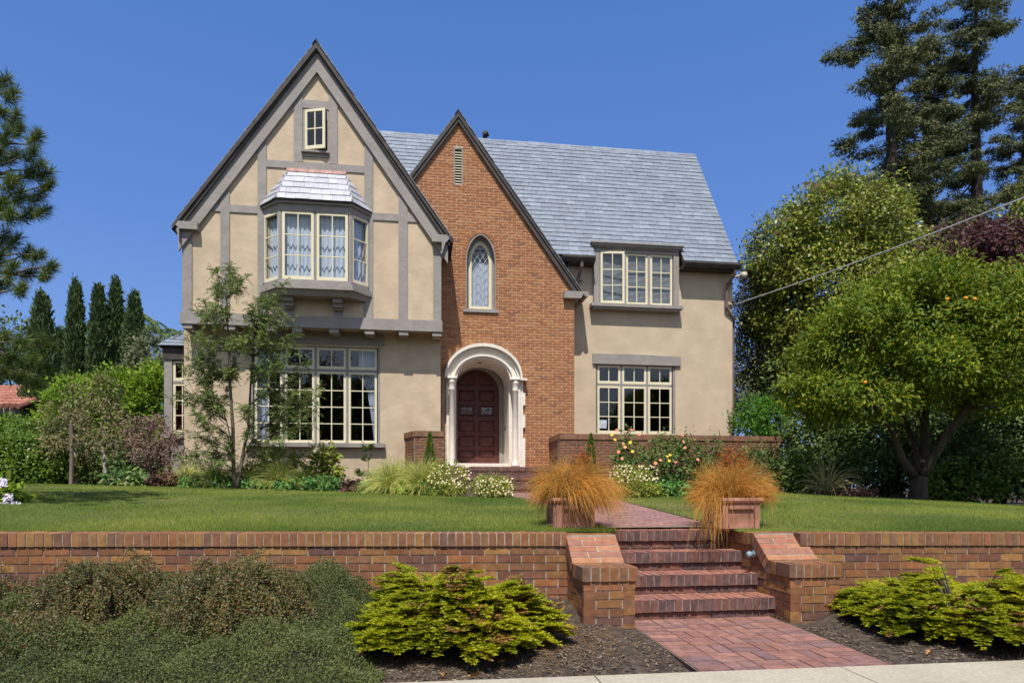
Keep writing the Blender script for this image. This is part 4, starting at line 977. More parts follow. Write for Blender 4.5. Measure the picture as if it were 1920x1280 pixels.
M['l_turf'] = L_('turf_blades', [(.10, .165, .020), (.14, .21, .026), (.19, .26, .04), (.13, .18, .026), (.36, .33, .15)], [0, .3, .7, .9, 1], trans=.3, clump=.55, var=((.68, .78, .74), (1.65, 1.36, 1.45)))
M['l_dry'] = L_('dry_turf', [(.36, .31, .15), (.28, .27, .11), (.45, .38, .20)], trans=.3)
M['l_palm'] = L_('palm_leaves', [(.08, .13, .04), (.12, .18, .06), (.18, .24, .08)], trans=.2)
M['f_white'] = mat('daisy_petals', [(.66, .58, .36), (.70, .56, .36)], .7, island=True, bstr=0)
M['f_rose'] = mat('rose_petals', [(.85, .30, .04), (.80, .16, .12), (.82, .25, .22), (.9, .5, .05)], .6, island=True, bstr=0)
M['f_yellow'] = mat('yellow_petals', [(.85, .50, .03), (.8, .6, .05)], .6, island=True, bstr=0)
M['f_lilac'] = mat('lilac_petals', [(.55, .48, .62), (.7, .65, .75)], .7, island=True, bstr=0)
M['fruit'] = mat('orange_peel', [(.75, .26, .01), (.8, .32, .02)], .5, bstr=.1)
M['deadleaf'] = mat('dry_leaf', [(.48, .20, .05), (.55, .28, .08), (.38, .15, .05)], .8, island=True, bstr=0)

def unit(v): return v/np.maximum(1e-9, np.linalg.norm(v, axis=-1, keepdims=True))
def rnd(n): return unit(RNG.normal(size=(n, 3)))
def leaf_quads(P, D, Lh, Wd, Nn=None, fold=.12):
    """leaf-shaped quads: base P, direction D, lengths, widths"""
    n = len(P); D = unit(D)
    if Nn is None: Nn = unit(rnd(n)+np.array([0, -.35, .9]))
    Sd = unit(np.cross(D, Nn)); Nn = np.cross(Sd, D)
    Lh = np.broadcast_to(np.asarray(Lh, float).reshape(-1, 1), (n, 1)); Wd = np.broadcast_to(np.asarray(Wd, float).reshape(-1, 1), (n, 1))
    m = P+D*Lh*.45; f = Nn*Wd*fold
    return np.stack([P, m+Sd*Wd*.5+f, P+D*Lh-f, m-Sd*Wd*.5+f], 1)
def lobe_points(lobes, n, shell=.55):
    """points in ellipsoids, thicker towards the surface; returns position and outward direction"""
    vol = np.array([l[3]*l[4]*l[5] for l in lobes])**.75; cnt = RNG.multinomial(n, vol/vol.sum()); P = []; O = []
    for l, c in zip(lobes, cnt):
        d = rnd(c); r = RNG.uniform(shell, 1, (c, 1))**.8; R = np.array(l[3:6])
        P.append(np.array(l[:3])+d*R*r); O.append(d)
    return np.concatenate(P), np.concatenate(O)
def foliage(name, lobes, n_cl, per, r_cl, L, W, mt, parent=None, droop=.2, shell=.55, flat=1., zmin=None, seed=0, gap=0., gs=1.6):
    C0, O = lobe_points(lobes, n_cl, shell)
    if gap:
        q = C0*gs+O*.5; f = np.sin(q[:, 0]*2.1+1.3*np.sin(q[:, 2]*2.7))+np.sin(q[:, 1]*2.3+q[:, 2]*1.7+1.1)+np.sin(q[:, 2]*3.1+q[:, 0]*1.3); k = f > gap-1.6; C0, O = C0[k], O[k]
    if zmin is not None: k = C0[:, 2] > zmin; C0, O = C0[k], O[k]
    size = r_cl*RNG.uniform(.5, 1.35, (len(C0), 1)); n = len(C0)*per
    P = np.repeat(C0, per, 0)+RNG.normal(size=(n, 3))*np.repeat(size, per, 0)*np.array([1, 1, flat])*.55
    D = np.repeat(O, per, 0)*.8+rnd(n)*.9+np.array([0, 0, -droop])
    s = RNG.uniform(.65, 1.25, n)
    Nn = unit(np.repeat(O, per, 0)*.6+rnd(n)*.7+np.array([0, -.3, .6]))
    return quads(name, leaf_quads(P, D, L*s, W*s, Nn), mt, parent)
def bent(p, q, k=5, wob=.06):
    p = Vector(p); q = Vector(q); L = (q-p).length; pts = [p]
    for i in range(1, k): pts.append(p.lerp(q, i/k)+Vector([random.uniform(-1, 1)*wob*L for _ in range(3)]))
    return pts+[q]
def limbs(base, targets, r0, mtk, parent, name='trunk', split=.35, height=None):
    """a tapered trunk that forks into limbs reaching towards the targets"""
    mb = MB(); base = Vector(base); fork = Vector(height) if height is not None else base.lerp(Vector(np.mean([list(t) for t in targets], 0)), split)
    pts = bent(base, fork, 4, .03); mb.tube([base-Vector((0, 0, .15))]+pts, [r0*1.5, r0*1.2, r0, r0*.93, r0*.9, r0*.85], 10)
    for t in targets:
        pts = bent(fork, t, 6, .05); mb.tube(pts, [r0*.62*(1-i/7) for i in range(7)], 7)
    return mb.build(name, mtk, parent, True)
def tree(name, label, cat, base, lobes, tr, mt, bk, n_cl, per, r_cl, L, W, group=None, fork=None, n_t=9, **kw):
    root = empty(name, base); tag(root, label, cat, group)
    lb = [(l[0]-base[0], l[1]-base[1], l[2]-base[2])+tuple(l[3:]) for l in lobes]
    T, _ = lobe_points(lb, n_t, .3)
    limbs((0, 0, 0), [tuple(t) for t in T], tr, bk, root, height=None if fork is None else (fork[0]-base[0], fork[1]-base[1], fork[2]-base[2]))
    foliage('crown', lb, n_cl, per, r_cl, L, W, mt, root, **kw)
    return root
def px_lobe(px, py, Y, rx, rz, ry=None):
    """an ellipsoid seen at that place: radii given in photo pixels at distance Y, depth in metres"""
    p = at(px, py, Y); s = Y/1230; return (p.x, p.y, p.z, rx*s, (ry if ry is not None else rx*s), rz*s)
def gp(px, Y): X = (px-960)/1230*Y; return Vector((X, Y, lawn_z(X, Y)))

# --- redwoods beyond the garden
def redwood(px, Y, top_py, wid, label, seed, low=0.):
    rng = random.Random(seed); base = Vector(((px-960)/1230*Y, Y, -1.0)); H_ = (918-top_py)/1230*Y+1.0
    root = empty('redwood_tree', base); tag(root, label, 'tree', 'tall redwoods behind the garden')
    mb = MB(); mb.tube([(0, 0, 0), (.1, 0, H_*.4), (-.05, .1, H_*.8), (0, 0, H_)], [.50, .34, .15, .03], 10)
    Cc = []; Cr = []; z = H_*low
    while z < H_*.985:
        f = 1-z/H_; Lm = wid*(.16+1.0*f**.8)*rng.uniform(.55, 1.12)
        az = rng.uniform(0, 2*PI); k = 9; sag = rng.uniform(.35, .78)
        d = Vector((math.cos(az), math.sin(az), 0)); pts = [Vector((0, 0, z))+d*Lm*(i/k)+Vector((0, 0, Lm*(.10*(i/k)-sag*(i/k)+.34*(i/k)**3))) for i in range(k+1)]
        mb.tube(pts, [.075*(1-i/(k+1.5))*(.35+f) for i in range(k+1)], 4)
        for _ in range(int(4+Lm*3.6)):
            t = rng.uniform(.06, 1.02)**.85; i = min(k-1, int(t*k)); p = pts[i].lerp(pts[i+1], min(1, t*k-i)); r = rng.uniform(.22, .50)*(.7+.3*f)
            Cc.append(p+Vector((rng.gauss(0, .22), rng.gauss(0, .22), rng.gauss(-.04, .12)))); Cr.append(r)
        z += H_*.0078*rng.uniform(.4, 1.6)
    mb.build('trunk', 'darkbark', root)
    Cc = np.array([list(c) for c in Cc]); Cr = np.array(Cr)[:, None]; per = 92; n = len(Cc)*per; U = rnd(n)
    P = np.repeat(Cc, per, 0)+U*np.repeat(Cr, per, 0)*RNG.uniform(.3, 1, (n, 1))*np.array([1.3, 1.3, .40]); D = U*np.array([1, 1, .5])+rnd(n)*.45+np.array([0, 0, -.55])
    quads('crown', leaf_quads(P, D, RNG.uniform(.10, .21, n), RNG.uniform(.035, .07, n)), 'l_redwood', root)
redwood(1672, 31, -160, 5.7, 'tallest redwood with drooping limbs, nearest the house, behind the magnolia', 1, .10)
redwood(1740, 34, 60, 4.0, 'redwood between two taller ones, its crown half hidden', 2, .12)
redwood(1832, 33, -60, 5.0, 'redwood with a thin open top above the purple plum', 3, .12)
redwood(1925, 36, 120, 4.2, 'redwood cut by the frame edge beside the open-topped one', 4, .12)
# --- magnolia and the mixed trees right of the house
b_ = gp(1560, 19.5); tree('magnolia_tree', 'large glossy magnolia with a few white blooms, below the redwoods', 'tree', b_,
     [px_lobe(1570, 425, 19, 115, 90), px_lobe(1480, 480, 19, 85, 80), px_lobe(1640, 430, 20, 70, 75), px_lobe(1560, 560, 19, 140, 110), px_lobe(1462, 590, 19.5, 62, 95), px_lobe(1545, 660, 19, 110, 80)],
     .2, 'l_magnolia', 'darkbark', 3000, 38, .30, .115, .055, fork=b_+Vector((0, 0, 2.5)), shell=.55, gap=.5)
mg = [o for o in C.objects if o.name.startswith('magnolia_tree')][0]
for (x, y) in ((1512, 348), (1528, 352), (1562, 352), (1538, 362), (1475, 416), (1645, 352), (1455, 440), (1636, 498)):
    p = at(x, y, 17.4)-mg.location; fb = MB()
    for k in range(6):
        a = k*PI/3; d = Vector((math.cos(a), math.sin(a)*.7-.3, .5)); s_ = Vector((-math.sin(a), math.cos(a), 0))*.045; fb.add([p, p+d*.08+s_, p+d*.15, p+d*.08-s_], [(0, 1, 2, 3)])
    fb.build('blossom', 'f_white', mg)
tree('evergreen_tree', 'grey-green evergreen pressed close to the house corner, below the magnolia', 'tree', gp(1450, 20),
     [px_lobe(1425, 560, 20, 42, 80, .7), px_lobe(1435, 660, 20, 60, 90, .8), px_lobe(1490, 720, 19.5, 75, 60), px_lobe(1410, 740, 20, 45, 60, .7)], .12, 'l_grey', 'darkbark', 1300, 30, .24, .09, .045, gap=.4)
tree('purple_plum_tree', 'dark purple-leaved plum tree below the redwoods', 'tree', gp(1830, 24),
     [px_lobe(1800, 470, 24, 75, 48), px_lobe(1880, 465, 24, 60, 55), px_lobe(1850, 520, 24, 110, 70)], .15, 'l_plum', 'darkbark', 480, 22, .32, .16, .09)
tree('broadleaf_tree', 'olive-green tree filling the gap between plum and redwoods at the frame edge', 'tree', gp(1930, 27),
     [px_lobe(1930, 440, 27, 60, 70), px_lobe(1700, 480, 27, 70, 60), px_lobe(1760, 560, 27, 140, 90)], .2, 'l_magnolia', 'darkbark', 500, 20, .4, .2, .1)
# --- the orange tree on the right lawn
ob = gp(1722, 12.4); ob.z -= .02
ot = empty('orange_tree', ob); tag(ot, 'wide dense orange tree with dark forked trunk and a few ripe oranges', 'tree')
OL = [px_lobe(1700, 640, 12.2, 175, 105, 1.5), px_lobe(1585, 660, 12.3, 92, 90, 1.1), px_lobe(1665, 585, 12.4, 95, 60, 1.1), px_lobe(1800, 575, 12.4, 140, 75, 1.4), px_lobe(1715, 550, 12.5, 75, 45, 1.1), px_lobe(1860, 640, 12, 120, 120, 1.5),
      px_lobe(1548, 742, 12.0, 62, 38, .9), px_lobe(1620, 745, 11.8, 90, 42, .9), px_lobe(1900, 735, 11.6, 75, 45, .9), px_lobe(1760, 690, 11.6, 110, 62, .8), px_lobe(1960, 620, 12.2, 80, 130, 1.3), px_lobe(1890, 560, 12.6, 70, 45, 1)]
OLr = [(l[0]-ob.x, l[1]-ob.y, l[2]-ob.z)+l[3:] for l in OL]
rg = random.Random(5)
for l in list(OLr):                                   # smaller boughs breaking the outline
    for _ in range(5):
        d = Vector([rg.gauss(0, 1) for _ in range(3)]).normalized(); r = rg.uniform(.28, .5)
        if d.z < -.3: d.z *= -.5
        if d.z > .4: d.z *= .6
        OLr.append((l[0]+d.x*l[3]*.95, l[1]+d.y*l[4]*.95, l[2]+d.z*l[5]*.95, r, r, r*.75))
foliage('crown', OLr, 4600, 24, .17, .10, .034, 'l_orange', ot, droop=.35, shell=.55, gap=.4)
mb = MB(); fk = [at(1728, 880, 12.4)-ob, at(1712, 895, 12.4)-ob]
mb.tube([Vector((0, 0, -.1)), Vector((0, 0, .1)), Vector((.0, 0, .35)), at(1725, 893, 12.4)-ob], [.20, .165, .15, .15], 12)
for (pts, r) in (([(1725, 893, 12.4), (1748, 860, 12.2), (1780, 810, 12.0), (1812, 765, 11.8), (1850, 735, 11.7), (1900, 700, 11.7)], .095), ([(1728, 893, 12.4), (1735, 840, 12.5), (1735, 780, 12.5), (1752, 700, 12.4), (1790, 600, 12.4)], .10),
                 ([(1722, 893, 12.4), (1718, 840, 12.6), (1695, 780, 12.7), (1680, 700, 12.6)], .07), ([(1718, 896, 12.4), (1690, 855, 12.3), (1670, 800, 12.2), (1640, 760, 12.1), (1590, 700, 12.1)], .085), ([(1670, 800, 12.2), (1650, 790, 12), (1610, 760, 11.9), (1560, 720, 11.9)], .05), ([(1735, 800, 12.5), (1700, 720, 12.2), (1650, 620, 12.3)], .05), ([(1812, 765, 11.8), (1850, 760, 11.4), (1900, 765, 11.2)], .045), ([(1695, 780, 12.7), (1660, 750, 12.9), (1600, 680, 13)], .05)):
    P = [at(*p)-ob for p in pts]; fine = []
    for a, c in zip(P, P[1:]): fine += [a, a.lerp(c, .5)+Vector([random.uniform(-.04, .04) for _ in range(3)])]
    fine.append(P[-1]); mb.tube(fine, [r*(1-.72*i/(len(fine)-1)) for i in range(len(fine))], 8)
mb.build('trunk', 'darkbark', ot, True)
for (x, y, yy) in ((1776, 561, 11.0), (1811, 559, 10.95), (1828, 561, 10.95), (1622, 717, 11.0)):
    mb = MB(); mb.lathe([(.001, -.032), (.02, -.026), (.032, -.008), (.032, .008), (.02, .026), (.001, .032)], tuple(at(x, y, yy)-ob), 10); mb.build('orange', 'fruit', ot, True)
# --- dense shade planting behind and beside it
def shrub(name, label, cat, lobes, mt, n_cl, per, r_cl, L, W, group=None, stems=5, bk='darkbark', sr=.02, gz0=None, **kw):
    X = float(np.mean([l[0] for l in lobes])); Y = float(np.mean([l[1] for l in lobes])); base = Vector((X, Y, lawn_z(X, Y) if gz0 is None else gz0))
    root = empty(name, base); tag(root, label, cat, group)
    lb = [(l[0]-base.x, l[1]-base.y, l[2]-base.z)+tuple(l[3:]) for l in lobes]
    T, _ = lobe_points(lb, stems, .2); mb = MB()
    for t in T:
        pts = bent((random.uniform(-.06, .06), random.uniform(-.06, .06), -.03), tuple(t), 5, .06); mb.tube(pts, [sr*(1-i/6.5) for i in range(6)], 5)
    mb.build('stem', bk, root); foliage('foliage', lb, n_cl, per, r_cl, L, W, mt, root, zmin=.015, **kw); return root
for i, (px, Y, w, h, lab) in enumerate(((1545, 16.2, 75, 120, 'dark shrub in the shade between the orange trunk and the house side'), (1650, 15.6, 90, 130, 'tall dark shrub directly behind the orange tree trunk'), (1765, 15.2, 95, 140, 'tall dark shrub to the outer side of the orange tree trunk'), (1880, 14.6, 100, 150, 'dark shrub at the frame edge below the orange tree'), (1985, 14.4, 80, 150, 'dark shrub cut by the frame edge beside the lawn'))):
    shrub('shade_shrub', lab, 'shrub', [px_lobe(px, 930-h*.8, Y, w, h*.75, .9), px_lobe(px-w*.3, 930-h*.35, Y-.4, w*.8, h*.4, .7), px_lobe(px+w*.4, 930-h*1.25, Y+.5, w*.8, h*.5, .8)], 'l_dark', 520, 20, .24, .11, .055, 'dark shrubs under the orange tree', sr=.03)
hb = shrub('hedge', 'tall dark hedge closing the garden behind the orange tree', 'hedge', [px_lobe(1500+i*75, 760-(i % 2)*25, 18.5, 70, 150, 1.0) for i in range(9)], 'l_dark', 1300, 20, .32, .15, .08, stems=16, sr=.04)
shrub('bright_shrub', 'low bright green shrub just above the wall beyond the house corner', 'shrub', [px_lobe(1418, 785, 18.3, 46, 40, .5), px_lobe(1455, 790, 18, 30, 36, .4)], 'l_bamboo', 150, 26, .15, .15, .028, droop=.4)
shrub('young_shrub', 'fresh green shrub glimpsed low beside the orange tree trunk', 'shrub', [px_lobe(1780, 900, 13.6, 60, 42, .4), px_lobe(1850, 890, 13.8, 50, 40, .4)], 'l_bush', 160, 20, .15, .09, .05)

# --- left side: cypresses, palms, hedge, small trees
def cypress(px, top, Y, w, label, seed):
    base = Vector(((px-960)/1230*Y, Y, -.5)); H_ = (918-top)/1230*Y+.5; root = empty('cypress_tree', base); tag(root, label, 'tree', 'row of italian cypresses beyond the hedge')
    mb = MB(); mb.tube([(0, 0, 0), (0, 0, H_*.5), (0, 0, H_*.96)], [.16, .10, .02], 8); mb.build('trunk', 'darkbark', root)
    rng = np.random.default_rng(seed); n = 1300; t = rng.uniform(0.02, 1, n); az = rng.uniform(0, 2*PI, n); R = w*Y/1230*.5
    prof = R*np.minimum(1, 1.5*(1-t)**.62)*np.minimum(1, .75+t*1.2)*(1+.10*np.sin(az*3+t*20)+.08*rng.normal(size=n)); prof = prof*rng.uniform(.78, 1.04, n)
    Cc = np.stack([np.cos(az)*prof, np.sin(az)*prof, t*H_], 1); per = 16
    P = np.repeat(Cc, per, 0)+rng.normal(size=(n*per, 3))*np.array([.06, .06, .14]); D = np.repeat(np.stack([np.cos(az)*.35, np.sin(az)*.35, np.ones(n)], 1), per, 0)+rng.normal(size=(n*per, 3))*.25
    quads('crown', leaf_quads(P, D, rng.uniform(.12, .26, n*per), rng.uniform(.05, .09, n*per)), 'l_cypress', root)
cypress(78, 562, 25, 52, 'cypress farthest from the house, partly behind the pine boughs', 1); cypress(111, 628, 30, 26, 'shortest cypress, tucked between two tall ones', 2)
cypress(142, 538, 28, 38, 'narrow tall cypress third in the row from the street side', 3); cypress(185, 546, 28, 40, 'cypress with a second shoulder beside its tip, middle of the row', 4)
cypress(217, 536, 28.5, 34, 'tallest cypress, touching the one with a double tip', 5); cypress(252, 559, 28, 44, 'cypress nearest the house, in front of the palm', 6)
def palm(px, py, Y, fl, n, label, up_=.3):
    cr = at(px, py, Y); base = Vector((cr.x, cr.y, -.5)); root = empty('palm_tree', base); tag(root, label, 'palm'); mb = MB(); hgt = cr.z-base.z
    mb.tube([(0, 0, 0), (0, 0, hgt*.5), (0, 0, hgt)], [.17, .14, .12], 8); mb.build('trunk', 'bark', root); Q = []
    for i in range(n):
        az = 2*PI*i/n+random.uniform(-.2, .2); e = random.uniform(-.1, 1.1)*up_*3; d = Vector((math.cos(az), math.sin(az), 0)); mbp = []
        for k in range(13):
            t = k/12; mbp.append(Vector((0, 0, hgt))+d*fl*t*math.cos(e*.3)+Vector((0, 0, fl*(e*.6*t-.75*t*t))))
        for k in range(1, 13):
            p = mbp[k]; dr = (mbp[k]-mbp[k-1]).normalized(); sd = dr.cross(ZA).normalized()
            for s in (-1, 1):
                for q in range(3):
                    a = p-dr*q*fl/36; Q.append((a, sd*s*.8+dr*.5+Vector((0, 0, -.35+random.uniform(-.2, .1)))))
        mb2 = mbp
    P = np.array([q[0] for q in Q]); D = np.array([q[1] for q in Q]); quads('crown', leaf_quads(P, D, fl*.27, .045), 'l_palm', root)
palm(262, 610, 31, 1.9, 15, 'feathery palm arching behind the nearest cypress'); palm(340, 628, 30, 1.2, 13, 'small palm top showing above the side bay roof', .5); palm(232, 585, 33, 1.8, 13, 'palm mostly hidden between two cypresses')
tree('olive_tree', 'grey-green tree between the nearest cypress and the house', 'tree', gp(290, 25), [px_lobe(285, 670, 25, 40, 40), px_lobe(310, 710, 24, 45, 50), px_lobe(255, 700, 25, 30, 30)], .12, 'l_grey', 'darkbark', 260, 20, .3, .16, .07)
tree('far_tree', 'rounded grey-green tree far behind the tiled neighbouring roof', 'tree', gp(10, 33), [px_lobe(30, 650, 33, 60, 55), px_lobe(-30, 690, 33, 60, 70), px_lobe(100, 700, 33, 60, 50)], .15, 'l_dark', 'darkbark', 260, 20, .45, .25, .12)
shrub('laurel_hedge', 'bright yellow-green laurel hedge running behind the small garden trees', 'hedge', [px_lobe(300, 760, 19.5, 50, 78, .9), px_lobe(225, 765, 19.5, 65, 75, .9), px_lobe(145, 775, 19.5, 55, 70, .9), px_lobe(105, 830, 19, 45, 60, .8), px_lobe(260, 850, 19, 90, 60, .8)], 'l_hedge', 1500, 20, .20, .13, .06, stems=12, droop=-.35, shell=.7)
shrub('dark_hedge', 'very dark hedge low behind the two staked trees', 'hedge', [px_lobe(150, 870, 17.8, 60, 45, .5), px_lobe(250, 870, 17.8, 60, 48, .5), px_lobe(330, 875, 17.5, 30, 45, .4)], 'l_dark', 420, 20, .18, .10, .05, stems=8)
for k, (px, py, Y, w, lab) in enumerate(((122, 815, 14.9, 42, 'small dogwood tree tied to a weathered stake'), (196, 800, 14.6, 48, 'pale-trunked small dogwood tree, free-standing, beside the staked one'))):
    b_ = gp(px-(0 if k else -18), Y); tree('dogwood_tree', lab, 'tree', b_, [px_lobe(px-10, py-30, Y, w*.8, 45), px_lobe(px+12, py, Y, w*1.0, 40), px_lobe(px, py+28, Y-.2, w*1.15, 25), px_lobe(px+(5 if k else 15), py-68, Y, w*.45, 32)], .045, 'l_dogwood', 'whitebark', 210, 18, .15, .085, .038, 'small dogwood trees', fork=b_+Vector((0, 0, .75)), droop=.45, n_t=7, gap=.7, gs=3.)
p = gp(133, 14.3); mb = MB(); mb.tube([(0, 0, -.1), (.02, 0, .7), (.0, 0, 1.36)], [.042, .04, .037], 8); o = mb.build('stake_post', 'postwood'); o.location = p; tag(o, 'weathered round wooden stake standing on the lawn edge', 'post')
tree('japanese_maple', 'small purple-pink japanese maple in front of the side bay', 'tree', gp(290, 14.2), [px_lobe(290, 820, 14.2, 42, 42), px_lobe(262, 805, 14.2, 26, 28), px_lobe(320, 850, 14.1, 28, 26), px_lobe(275, 850, 14.1, 32, 22)], .03, 'l_maple', 'bark', 260, 20, .12, .055, .035, droop=.4, gap=.5, gs=3.5)
for i, (px, py, Y, w, h, lab) in enumerate(((62, 832, 15.5, 50, 42, 'broad glossy green shrub below the tiled roof'), (30, 860, 14.8, 75, 48, 'low green shrub at the lawn edge by the frame'), (95, 880, 14.9, 52, 36, 'rounded green shrub beside the stake'), (5, 822, 16, 42, 42, 'tall leafy shrub at the frame edge in front of the neighbour'))):
    shrub('green_shrub', lab, 'shrub', [px_lobe(px, py, Y, w, h, .6), px_lobe(px+w*.4, py-h*.3, Y+.3, w*.5, h*.6, .5)], 'l_bush', 420, 18, .17, .085, .045, 'glossy shrubs along the left boundary', sr=.02)
# --- pine boughs leaning in at the left edge
pb = Vector((-9.6, 8.6, lawn_z(-9.6, 8.6))); pine = empty('pine_tree', pb); tag(pine, 'long-needled pine leaning its boughs into the frame edge', 'tree')
mb = MB(); mb.tube([(0, 0, -.2), (.1, 0, 2), (0, .1, 5), (.1, 0, 8)], [.24, .2, .14, .05], 10)
clumps = [(10, 150, 1), (25, 175, 1), (2, 210, 1), (30, 215, 1), (12, 250, 1.1), (38, 240, .8), (0, 290, 1.1), (30, 290, 1), (70, 255, .9), (62, 285, 1), (75, 310, 1), (50, 330, 1.1), (90, 325, .95), (20, 340, 1.1), (95, 345, .7), (40, 365, 1.1), (75, 365, 1), (5, 380, 1), (85, 395, .9), (55, 400, 1), (20, 400, 1), (8, 440, 1.1), (30, 450, 1), (0, 480, 1), (55, 470, .8), (75, 478, .8), (25, 500, 1), (60, 510, .9), (98, 500, .85), (85, 518, .6), (10, 530, 1), (40, 540, .8), (-30, 200, 1.2), (-40, 300, 1.2), (-30, 400, 1.2), (-40, 480, 1.2),
          (10, 630, 1), (40, 640, 1.0), (75, 635, 1.1), (95, 650, .9), (20, 670, 1.1), (60, 675, 1.1), (90, 690, .8), (5, 700, 1.1), (45, 705, 1), (75, 715, .8), (-30, 660, 1.2), (-20, 690, 1.2)]
clumps += [(random.uniform(-230, -55), random.uniform(120, 720), 1.25) for _ in range(46)]
Q = []; starts = [(-60, 170), (-70, 330), (-70, 420), (-70, 520), (-80, 650)]
for (x, y, s_) in clumps:
    Y = 7.6+random.uniform(-.5, .6); tip = at(x, y, Y)-pb; b0 = min(starts, key=lambda q: abs(q[1]-y-40)); st_ = at(b0[0], b0[1], 8.2)-pb
    pts = bent(st_, tip, 5, .05); mb.tube(pts, [.028, .022, .016, .012, .009, .007], 5)
    ax = np.array((pts[-1]-pts[-3]).normalized())+np.array([0, 0, .5]); ax /= np.linalg.norm(ax)
    n = 420; t = RNG.uniform(-.2, 0.04, n)*s_; P = np.array(tip)+ax*t[:, None]; D = ax*.7+rnd(n)*.95; Q.append(leaf_quads(P, D, RNG.uniform(.10, .165, n)*s_, .0062, fold=0))
for b0 in starts: mb.tube(bent((0, 0, (918-b0[1])/1230*8.2-pb.z-.4), at(b0[0], b0[1], 8.2)-pb, 5, .04), [.07, .06, .05, .042, .035, .03], 7)
mb.build('trunk', 'bark', pine, True); quads('needles', np.concatenate(Q), 'l_pine', pine)
pcr = [(-10.5, 8.6, 6, 1.8, 1.8, 1.6), (-10, 8.8, 4.2, 1.7, 1.7, 1.2), (-9.5, 9.0, 2.6, 1.3, 1.2, .6)]
foliage('crown', [(l[0]-pb.x, l[1]-pb.y, l[2]-pb.z)+l[3:] for l in pcr], 300, 30, .2, .15, .007, 'l_pine', pine)

# --- the ferny young tree in front of the big window
yb = gp(441, 12.55); yt = empty('young_tree', yb); tag(yt, 'slender twin-stemmed young tree with ferny leaves in front of the big window', 'tree')
mb = MB(); P = []; D = []
stems = [[(441, 918), (437, 850), (434, 760), (430, 660), (425, 560), (422, 505)], [(443, 918), (452, 870), (466, 800), (470, 720), (478, 620), (500, 540)], [(452, 870), (470, 830), (500, 780), (520, 700)], [(437, 850), (425, 790), (400, 740), (385, 700)]]
SP = []
for k, s_ in enumerate(stems):
    pts = [at(x, y, 12.5+(.15*k if i > 1 else 0))-yb for i, (x, y) in enumerate(s_)]; r = (.045, .038, .018, .015)[k]
    fine = []
    for a, c in zip(pts, pts[1:]): fine += [a, a.lerp(c, .5)+Vector([random.uniform(-.02, .02) for _ in range(3)])]
    fine.append(pts[-1]); mb.tube(fine, [r*(1-.85*i/(len(fine)-1)) for i in range(len(fine))], 7); SP.append(fine)
brs = []
for px_, py_, k in ((350, 690, 0), (362, 660, 0), (345, 740, 0), (375, 640, 0), (420, 580, 0), (400, 575, 0), (405, 530, 0), (430, 515, 0), (445, 545, 0), (460, 600, 1), (490, 560, 1), (515, 555, 1), (530, 590, 1), (545, 630, 1), (505, 640, 1), (480, 690, 1), (520, 680, 1), (560, 700, 2),
               (590, 770, 2), (575, 760, 2), (540, 760, 2), (550, 800, 2), (520, 830, 2), (480, 820, 1), (430, 830, 0), (400, 850, 0), (385, 820, 3), (370, 780, 3), (365, 770, 3), (385, 740, 3), (410, 760, 3), (350, 850, 0), (455, 760, 1), (440, 700, 0), (415, 700, 0), (455, 640, 1), (540, 720, 2), (500, 720, 1), (395, 690, 3), (385, 600, 0), (510, 600, 1), (475, 580, 1), (430, 640, 0), (560, 650, 1), (600, 740, 2), (375, 710, 3)):
    brs.append((px_, py_, k))
for (x, y, k) in brs:
    for rep in range(2 if y > 860 else 4):
        tip = at(x+random.uniform(-12, 12)*rep, y+random.uniform(-14, 14)*rep, 12.5+random.uniform(-.55, .55))-yb; f = SP[k]
        st_ = min(f, key=lambda q: abs(q.z-(tip.z-.35))); pts = bent(st_, tip, 5, .05); mb.tube(pts, [.009, .008, .007, .005, .004, .003], 4)
        for _ in range(21):
            t = random.uniform(.42, 1.0); i = min(4, int(t*5)); p = pts[i].lerp(pts[i+1], t*5-i); dr = (pts[i+1]-pts[i]).normalized()
            fd = (dr*.6+Vector([random.gauss(0, .75) for _ in range(3)])+Vector((0, 0, -.1))).normalized(); Lf = random.uniform(.12, .24); sd = fd.cross(ZA)
            if sd.length < .1: continue
            sd.normalize()
            for j in range(7):                        # feathery leaf: paired leaflets along a rib
                q = p+fd*Lf*(j+1)/8+Vector((0, 0, -.25*Lf*(j/7)**2))
                for s in (-1, 1): P.append(q); D.append(sd*s+fd*.7)
mb.build('trunk', 'bark', yt, True); P = np.array(P); D = np.array(D); quads('crown', leaf_quads(P, D, RNG.uniform(.034, .058, len(P)), .018), 'l_fern', yt)

# --- grass-like plants
def tuft(name, label, base, n, L, spread, mt, wid=.004, lift=1., group=None, cat='ornamental grass', dirs=None, seg=8, grav=1., root_r=.05):
    """arching blades from one crown"""
    az = RNG.uniform(0, 2*PI, n); out = np.abs(RNG.normal(size=n))*spread; Ls = L*RNG.uniform(.6, 1.15, n)
    d = unit(np.stack([np.cos(az)*out, np.sin(az)*out, np.full(n, lift)], 1))
    if dirs is not None: d = unit(d+np.asarray(dirs))
    P = np.zeros((n, seg+1, 3)); P[:, 0] = np.stack([np.cos(az)*root_r*RNG.uniform(0, 1, n), np.sin(az)*root_r*RNG.uniform(0, 1, n), np.zeros(n)], 1)
    cur = d.copy()
    for k in range(seg):
        P[:, k+1] = P[:, k]+cur*(Ls/seg)[:, None]; cur = unit(cur+np.array([0, 0, -grav*.28])+RNG.normal(size=(n, 3))*.03)
    T = unit(np.gradient(P, axis=1)); Sd = unit(np.cross(T, RNG.normal(size=(n, 1, 3))*.5+np.array([0, -1, .2])))
    w = wid*np.linspace(1, .15, seg+1)[None, :, None]; o = ribbons(name, P, Sd*w, mt); o.location = base; return tag(o, label, cat, group)
BED = 'clumps of golden grass in the flower bed'
